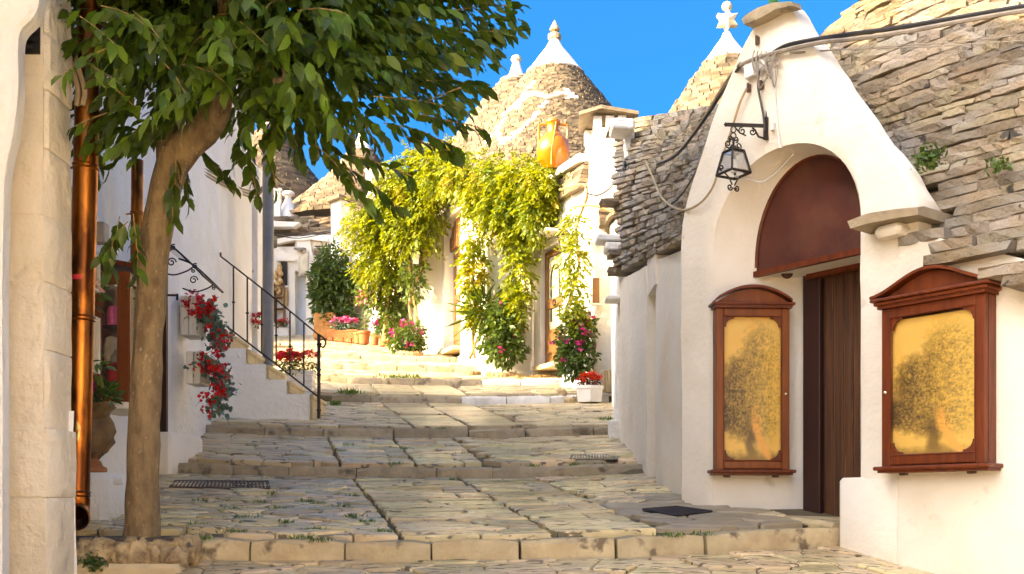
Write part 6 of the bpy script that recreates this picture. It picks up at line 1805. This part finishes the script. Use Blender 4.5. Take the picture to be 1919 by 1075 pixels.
bush('ivy_bush', 'tall dark green ivy bush by the white pier at the top of the street', [(620, 500, 24.6, 30, .4, 45), (625, 545, 24.6, 42, .4, 60), (610, 585, 24.6, 26, .35, 40), (640, 600, 24.6, 26, .35, 40), (600, 530, 24.6, 18, .3, 40), (648, 520, 24.6, 20, .3, 40)], 4200, .15, m_bush_d, 62)
bush('rose_bush', 'full green bush with a few red roses between the two brown doors', [(940, 620, 18.8, 38, .4, 40), (945, 652, 18.8, 42, .4, 34), (930, 600, 18.8, 24, .3, 28)], 2200, .13, m_bush, 63, flowers=[('blossom', m_mag, 9, .07, None)])
bush('geranium_bush', 'round bush dotted with pink geraniums beside the white planter', [(1080, 630, 16.8, 38, .35, 40), (1085, 665, 16.8, 34, .35, 34), (1068, 660, 16.8, 26, .3, 40), (1090, 608, 16.8, 26, .25, 24), (1078, 690, 16.8, 32, .3, 20)], 2300, .10, m_bush, 64, flowers=[('blossom', m_mag, 30, .06, None)])
bush('rose_bush', 'green bush with pink blooms under the vine stems left of the arched door', [(770, 628, 21.7, 30, .35, 26), (775, 648, 21.7, 24, .3, 14), (752, 640, 21.7, 24, .3, 18)], 1200, .12, m_bush, 65, flowers=[('blossom', m_mag, 14, .08, None)])
plant('palm_plant', 'spiky palm-like leaves in front of the wall below the middle vine column', 'plant', [pb(905, 585, 19.0, 22, .2, 24)], 110, .5, m_vine_g, 66, width=.22, outward=1.3, shell=.1)
for px, pyb, wpx, hgt, lb, Y in ((940, 690, 60, 8, 'low rubble edging round the bush between the doors', 18.75), (1075, 705, 55, 9, 'low rubble edging round the geranium bush', 16.7), (880, 682, 36, 6, 'low rubble edging round the bare vine stems', 19.1), (768, 664, 44, 8, 'low rubble edging at the foot of the vine left of the arched door', 21.6)):
    c0 = P(px, pyb, Y); t = thing('rubble_edging', lb, 'edging', c0); k = 9
    for i in range(k):
        x = c0.x + (i - (k - 1) / 2) * wpx * Y / F / k; mm = bmesh.new(); bmesh.ops.create_icosphere(mm, subdivisions=1, radius=.5)
        for v_ in mm.verts: v_.co *= 1 + .3 * noise.noise(v_.co * 3 + Vector((i * 3, px, 0)))
        me = bpy.data.meshes.new('edging_stone'); mm.to_mesh(me); mm.free(); me.materials.append(m_rubble)
        yy = Y - .12 * math.sin(math.pi * (i + .5) / k); inst('edging_stone', me, t, (x, yy, ground(x, yy) + .05), (0, 0, R.uniform(0, 3)), (.13, .13, .16))

# ------------------------------------------------------------------ pots
def round_pot(name, label, c, r_, h, mat, group):
    t = thing(name, label, 'flower pot', c, group); m = MB(); m.lathe([(r_ * .72, 0), (r_ * .95, h * .82), (r_ * 1.08, h * .82), (r_ * 1.08, h), (r_ * .92, h), (r_ * .9, h * .9)], c, 20); m.build('pot', mat, t, smooth='auto')
    m = MB(); m.lathe([(r_ * .9, h * .9), (0, h * .92)], c, 16, cap=False); m.build('soil', m_soil, t); return t
def onground(px, Y): x = (px - CX) * Y / F; return Vector((x, Y, ground(x, Y) + .03))
hx = P(1104, 724, 16.5); hx = Vector((hx.x, 16.35, ground(hx.x, 16.6) + .0))
hp_ = thing('planter_box', 'white six-sided planter of orange-red flowers at the right end of the fourth step', 'planter', hx, 'white planters')
m = MB(); rows = []
for k, (s_, z) in enumerate(((.86, 0), (.97, .2), (1.0, .205), (1.04, .21), (1.04, .255), (.93, .255), (.9, .2))): rows.append([hx + Vector((.235 * s_ * math.cos(a), .2 * s_ * math.sin(a), z)) for a in [math.pi / 6 + math.pi / 3 * q for q in range(6)]])
m.loft(rows, close=True); m.f.append(tuple(range(6))); m.mi.append(0); m.build('pot', m_whitepot, hp_)
m = MB(); m.add(rows[-1], [tuple(range(6))]); m.build('soil', m_soil, hp_)
plant('begonia_plant', 'dense orange-red begonia with bronze leaves in the white six-sided planter', 'plant', [(hx.x, hx.y, hx.z + .33, .18, .15, .10)], 320, .06, m_redleaf, 71, flowers=[('blossom', m_orange, 46, .045, None)])
sp = P(1144, 702, 16.5); stt = thing('stump', 'weathered split timber block leaning at the wall right of the white planter', 'timber block', (sp.x, 16.5, 1.8))
for k in range(6):
    m = MB(); m.box((sp.x - .10 + .045 * k, 16.6, 1.98), (.042, .12, .36 + R.uniform(-.02, .02)), (R.uniform(-.03, .03), R.uniform(-.04, .04), 0), bev=.006); m.build('split_board', m_stump, stt)
TG = 'terracotta pots at the top of the street'
bigp = onground(612, 24.4); t = thing('planter_tub', 'big square brown tub under the dark ivy bush', 'planter', bigp); m = MB(); m.box(bigp + Vector((-.02, .1, .32)), (.52, .4, .62), bev=.03); m.build('tub', m_terra_o, t)
pots = [(626, 23.9, .30, .17, 'terracotta trough on a brick, first from the ivy tub'), (645, 23.8, .28, .17, 'terracotta trough on a brick, second from the ivy tub'), (661, 23.7, .24, .2, 'ribbed terracotta trough, third from the ivy tub')]
for px, Y, s_, h, lb in pots:
    c = onground(px, Y); bkc = thing('brick', 'loose brick carrying the ' + lb.split(',')[0].split(' on')[0] + ', ' + lb.split(',')[1].strip(), 'brick', c, 'bricks under the pots')
    for q in (-1, 1): m = MB(); m.box(c + Vector((q * .07, 0, .04)), (.12, .2, .09), bev=.008); m.build('brick', m_terra, bkc)
    box_pot('flower_pot', lb, c + Vector((0, 0, .09)), s_, .2, h, m_terra, TG)
rp_ = [(672, 23.5, .11, .25, m_terra, 'small terracotta pot in front of the climbing pink flower'), (683, 23.4, .14, .29, m_terra, 'bigger terracotta pot holding the climbing pink flower'), (703, 23.3, .10, .26, m_terra, 'terracotta pot beside the vine stems'), (724, 23.1, .18, .22, m_terra, 'wide terracotta bowl of green plants near the vine foot'), (741, 22.9, .09, .19, m_whitepot, 'small white pot of pink flowers near the vine foot')]
for px, Y, r_, h, mt, lb in rp_: round_pot('flower_pot', lb, onground(px, Y), r_, h, mt, TG)
plant('cyclamen_plant', 'pink cyclamens over the terracotta troughs by the ivy tub', 'plant', [(onground(645, 23.8).x, 23.75, onground(645, 23.8).z + .40, .32, .1, .11)], 260, .07, m_gleaf, 81, flowers=[('blossom', m_pink, 14, .07, None), ('deep_blossom', m_mag, 8, .07, None)])
c = onground(683, 23.4)
plant('mandevilla_plant', 'tall thin climber with pink trumpet flowers in the bigger terracotta pot', 'plant', [(c.x, 23.35, c.z + .50, .12, .1, .22), (c.x + .02, 23.35, c.z + .85, .07, .06, .25), (c.x, 23.4, c.z + 1.15, .04, .04, .2)], 150, .09, m_bush, 82, flowers=[('blossom', m_pink, 22, .085, [(c.x, 23.3, c.z + .75, .12, .08, .5)])], stems=[([c, c + Vector((.02, 0, .8)), c + Vector((.0, 0, 1.7))], .012)])
c = onground(705, 23.2)
plant('mandevilla_plant', 'pink trumpet flowers climbing beside the vine stems, right of the thin climber', 'plant', [(c.x, 23.1, c.z + .55, .1, .08, .35)], 70, .08, m_bush, 83, flowers=[('blossom', m_pink, 14, .09, [(c.x - .05, 23.1, c.z + .75, .1, .06, .42)])])
c = onground(724, 23.1); plant('pot_plant', 'soft green plant overflowing the wide terracotta bowl', 'plant', [(c.x, 23.0, c.z + .36, .24, .2, .16)], 420, .09, m_bush, 84, flowers=[('blossom', m_mag, 5, .07, [(c.x - .22, 22.95, c.z + .44, .08, .06, .06)])])
c = onground(741, 22.9); plant('pot_plant', 'lilac pink flowers in the small white pot near the vine foot', 'plant', [(c.x, 22.9, c.z + .25, .10, .08, .06)], 60, .06, m_gleaf, 85, flowers=[('blossom', m_pink, 10, .06, None)])
# green rags and leaf litter on the tread by the right-hand door
rg = P(1012, 708, 18.0); x, y = G(1015, 709); z = ground(x, y)
gg = np.random.default_rng(7); pos = np.stack([gg.normal(0, .16, 140), gg.normal(0, .06, 140), gg.uniform(.02, .05, 140)], 1)
o = leaves('leaf_litter', pos, gg.normal(0, .6, (140, 3)) * np.array([1, 1, .15]), gg.uniform(.04, .09, 140), m_twig, None, seed=4); o.location = (x, y, z); W[o] = Vector((x, y, z)); tag(o, 'brown leaf litter swept together on the tread before the right-hand door', 'leaf litter', kind='stuff')

# ------------------------------------------------------------------ far white house, cones C and D
fh = thing('trullo_house', 'shaded white house closing the street with slab roof, doorway and half-lit cone', 'house', P(570, 640, 27))
fy = 27.2
fw = MB()
def fwall(pa, pb_, ya, yb, z0, z1, rec=0): wall(fw, [((pb_ - CX) * fy / F, fy + rec, z0, z1), ((pa - CX) * fy / F, fy + rec, z0, z1)], .4, side=1, res=.25, amp=.025)
def zr(py): return (HZ - py) * fy / F
fwall(440, 553, 0, 0, 3.4, zr(462)); fwall(574, 700, 0, 0, 3.4, zr(440)); fwall(553, 574, 0, 0, zr(508), zr(445))
fw.box((-4.6, 29.8, 5.2), (5.5, 4.4, 3.4)); fw.build('wall', m_plaster_far, fh, smooth='auto')
dd_ = MB(); dd_.box(((564 - CX) * fy / F, fy + .3, zr(570)), (.34, .05, 1.95)); dd_.build('door', m_bluewash, fh)
ww_ = MB(); q = P(533, 513, fy - .04); ww_.box(q, (.16, .06, .62)); ww_.build('window', m_dark, fh)
ww_ = MB(); ww_.box(q + Vector((.06, 0, .36)), (.5, .12, .06)); ww_.build('window_hood', m_plaster_far, fh)
ww_ = MB(); ww_.box(q + Vector((0, -.02, -.34)), (.22, .1, .05)); ww_.build('window_sill', m_plaster_far, fh)
# shaded slab band under the cone, with the white rim of a small gable
rs = random.Random(31); sb = MB()
for row in range(14):
    z = zr(478) + row * .085; x = (500 - CX) * fy / F
    inset_ = .055 * row
    while x < (648 - CX) * fy / F:
        l = rs.uniform(.18, .45)
        pxx = CX + F * (x + l / 2) / fy; pyy = HZ - F * z / fy
        if not (556 < pxx < 583 and pyy > 436) and not (pxx < 547 and pyy > 458 + (547 - pxx) * .25) :
            sb.add([Vector((x + l / 2, fy + .05 + inset_ + rs.uniform(-.04, .04), z + .04)) + Vector(p) for p in block_np(l * .96, .35, .076, rs)], BQ)
        x += l
so2 = sb.build('roof_stones', m_roof_isl, fh, fix=False); tag(so2, kind='stuff')
wr_ = MB()
for a, b in (((520, 447), (555, 441)), ((555, 441), (585, 440)), ((585, 440), (614, 444))): wr_.prism([P(*a, fy - .15), P(*b, fy - .15), P(b[0], b[1] + 8, fy - .15), P(a[0], a[1] + 9, fy - .15)], (0, .5, 0))
wr_.prism([P(556, 445, fy - .1), P(580, 445, fy - .1), P(592, 505, fy - .1), P(575, 512, fy - .1), P(560, 512, fy - .1)], (0, .3, 0)); wr_.build('gable_rim', m_plaster_far, fh)
wr_ = MB(); wr_.prism([P(505, 413, fy), P(562, 416, fy), P(548, 424, fy), P(505, 424, fy)], (0, .4, 0)); wr_.build('parapet', m_plaster_far, fh)
cone_roof(fh, 678, 30.6, [(440, 180), (405, 140), (340, 68), (285, 22), (268, 12), (256, 4)], 284, .085, 'ball', .5, L=(.15, .32), seed=6)
# white pier with slab cap between the far house and the vine house
pt = thing('white_pier', 'white chimney pier with thin slab cap rising between the ivy bush and the vine', 'pier', P(640, 620, 25))
m = MB(); a, b, c_ = P(621, 380, 25.2), P(639, 380, 24.9), P(676, 380, 25.5); base = [Vector((p.x, p.y, 3.6)) for p in (a, b, c_)] + [Vector((a.x + .35, 26.2, 3.6))]
m.prism(base, (0, 0, a.z - 3.6)); m.build('shaft', m_plaster_far, pt)
m = MB(); cm = sum(base, Vector()) / 4; m.prism([Vector((cm.x + (p.x - cm.x) * 1.3, cm.y + (p.y - cm.y) * 1.3, a.z + .01)) for p in base], (0, 0, .08)); m.build('cap_slab', m_slabtop, pt)
c2 = thing('white_chimney', 'small white square chimney on the roof just above the yellow vine', 'chimney', P(705, 345, 25.5)); m = MB(); m.box(P(706, 345, 25.5), (.40, .4, .72), (0, 0, .5)); m.build('shaft', m_plaster_far, c2); m = MB(); m.box(P(706, 318, 25.5), (.46, .46, .06), (0, 0, .5)); m.build('cap', m_plaster_far, c2)
hd_ = thing('trullo_house', 'farthest trullo in the shade, plain brown cone beside the grey pole', 'house', ((505 - CX) * 33 / F, 33, 6))
cone_roof(hd_, 505, 33, [(470, 190), (420, 155), (300, 62), (240, 18), (222, 8), (214, 4)], 236, .095, 'ball', .5, L=(.16, .34), seed=8)
m = MB(); m.lathe([(2.9, 4), (2.95, 8.6)], ((505 - CX) * 33 / F, 33, 0), 28); m.build('wall', m_plaster_far, hd_)
wc = P(541, 412, 28.6); bc = thing('bottle_chimney', 'small white bottle-shaped chimney in front of the shaded cone', 'chimney', wc)
m = MB(); m.lathe([(.30, 0), (.29, .12), (.22, .3), (.11, .5), (.08, .6), (.08, .68)], wc, 20); m.build('body', m_cap, bc, smooth='auto'); m = MB(); m.lathe([(.165, 0), (.17, .03), (.17, .07), (.14, .09)], wc + EZ * .68, 16); m.build('lip', m_cap, bc, smooth='auto')
sc2 = thing('white_pillar', 'thin white pillar with square head beside the bottle-shaped chimney', 'pillar', P(521, 415, 28.3)); m = MB(); m.box(P(521, 388, 28.3), (.17, .17, .85)); m.build('shaft', m_cap, sc2); m = MB(); m.box(P(521, 357, 28.3), (.24, .24, .05)); m.build('head', m_cap, sc2)
# shop bits on the far house
q = P(570, 495, fy - .5); sgn_ = thing('hanging_sign', 'square cream plaque sign hanging over the far doorway', 'sign', q)
rm = Matrix.Rotation(-.55, 3, 'Z') @ Matrix.Rotation(0, 3, 'X'); sk = Matrix(((1, 0, 0), (0, 1, 0), (.30, 0, 1)))
m = MB(); m.box(q, (.33, .04, .50), rm @ sk); m.build('board', m_greyslab, sgn_); m = MB(); m.box(q + rm @ Vector((0, -.024, 0)), (.26, .01, .42), rm @ sk); m.build('face', m_plaque, sgn_)
q = P(563, 466, fy - .2); m = MB(); m.box(q, (.26, .35, .05), (.2, 0, 0)); m.tube([q, q + Vector((.05, .2, -.1))], .02, 6); tag(m.build('spot_lamp', m_grey, None), 'flat grey spot lamp above the square plaque sign', 'lamp')
q = P(534, 558, fy - .06); pst = thing('poster', 'yellowed paper notice in a thin frame below the dark window', 'poster', q); m = MB(); m.box(q, (.16, .03, .4)); m.build('sheet', m_paper, pst); m = MB()
for dx in (-.085, .085): m.box(q + Vector((dx, 0, 0)), (.012, .04, .42))
m.build('frame', m_door_b, pst)
gb = thing('gourd_bunch', 'bunch of dried gourds hanging on the far house wall beside the grey pole', 'gourds', P(521, 500, 27.1))
for k in range(15):
    c = P(516 + R.uniform(0, 11), 498 + k * 3.6, fy - .12); m = MB(); s_ = R.uniform(.055, .085); m.lathe([(0, -s_), (s_ * .8, -s_ * .6), (s_, 0), (s_ * .7, s_ * .6), (s_ * .25, s_), (s_ * .2, s_ * 1.3)], c, 10); m.build('gourd', m_gourd, gb, smooth='auto')
q = P(527, 628, fy - .3); box_pot('planter_box', 'white corrugated planter with small red flowers before the far house', Vector((q.x, q.y, (HZ - 632) * fy / F - .2)), .42, .25, .36, m_whitepot, 'white planters', ribs=0)
plant('pot_plant', 'small red flowers in the corrugated white planter before the far house', 'plant', [(q.x, q.y, (HZ - 610) * fy / F, .2, .1, .08)], 130, .07, m_bush, 91, flowers=[('blossom', m_red, 9, .06, None)])
m = MB(); q = P(524, 575, fy - .1); 
for k in range(4): m.box(q + Vector((0, 0, -.35 + .3 * k)), (.26, .2, .02))
m.box(q + Vector((-.13, 0, .1)), (.02, .2, 1.0)); m.box(q + Vector((.13, 0, .1)), (.02, .2, 1.0)); tag(m.build('display_rack', m_door_b, None), 'small brown shelf rack against the far house wall', 'rack')
for k in range(2):
    m = MB(); m.tube(smooth_pts([P(510, 434 + 5 * k, 26.5), P(560, 442 + 4 * k, 26.5), P(620, 432 + 3 * k, 25.4), P(655, 428 + 3 * k, 25)], 5), .012, 4); tag(m.build('overhead_wire', m_cable_b, None), ('upper', 'lower')[k] + ' thin dark wire strung between the pole and the white pier', 'wire', 'wires across the far house')
# unseen house added on the left, beyond the corner, to shade the far house
nb2 = thing('shade_house', 'tall white unseen house added behind the long shop building to shade the far house', 'house', (-12, 25, 4)); m = MB(); m.box((-12.5, 24.9, 6.0), (7, 6.6, 7.2)); m.build('wall', m_plaster_far, nb2); m = MB(); m.box((-12.5, 24.9, 9.7), (7.3, 6.9, .2)); m.build('roof', m_roof_isl, nb2)

# unseen sunlit houses added behind the camera to bounce light into the street
for k, (x, y, w_, d_, h_) in enumerate(((6.6, -4.2, 5.2, 6.6, 6.2), (7.2, -11.8, 6.0, 7.4, 7.0))):
    t = thing('bounce_house', ('whitewashed unseen house added just behind the camera to bounce sunlight', 'taller whitewashed unseen house added farther behind the camera to bounce sunlight')[k], 'house', (x, y, -1.6))
    m = MB(); m.box((x, y, -1.62 + h_ / 2), (w_, d_, h_)); m.build('wall', m_plaster_far, t)
    m = MB(); m.box((x, y, -1.62 + h_ + .1), (w_ + .3, d_ + .3, .2)); m.build('roof', m_roof_isl, t)
    m = MB(); m.box((x - w_ / 2 - .02, y, -.5), (.06, 1.0, 2.2)); m.build('door', m_door_b, t)
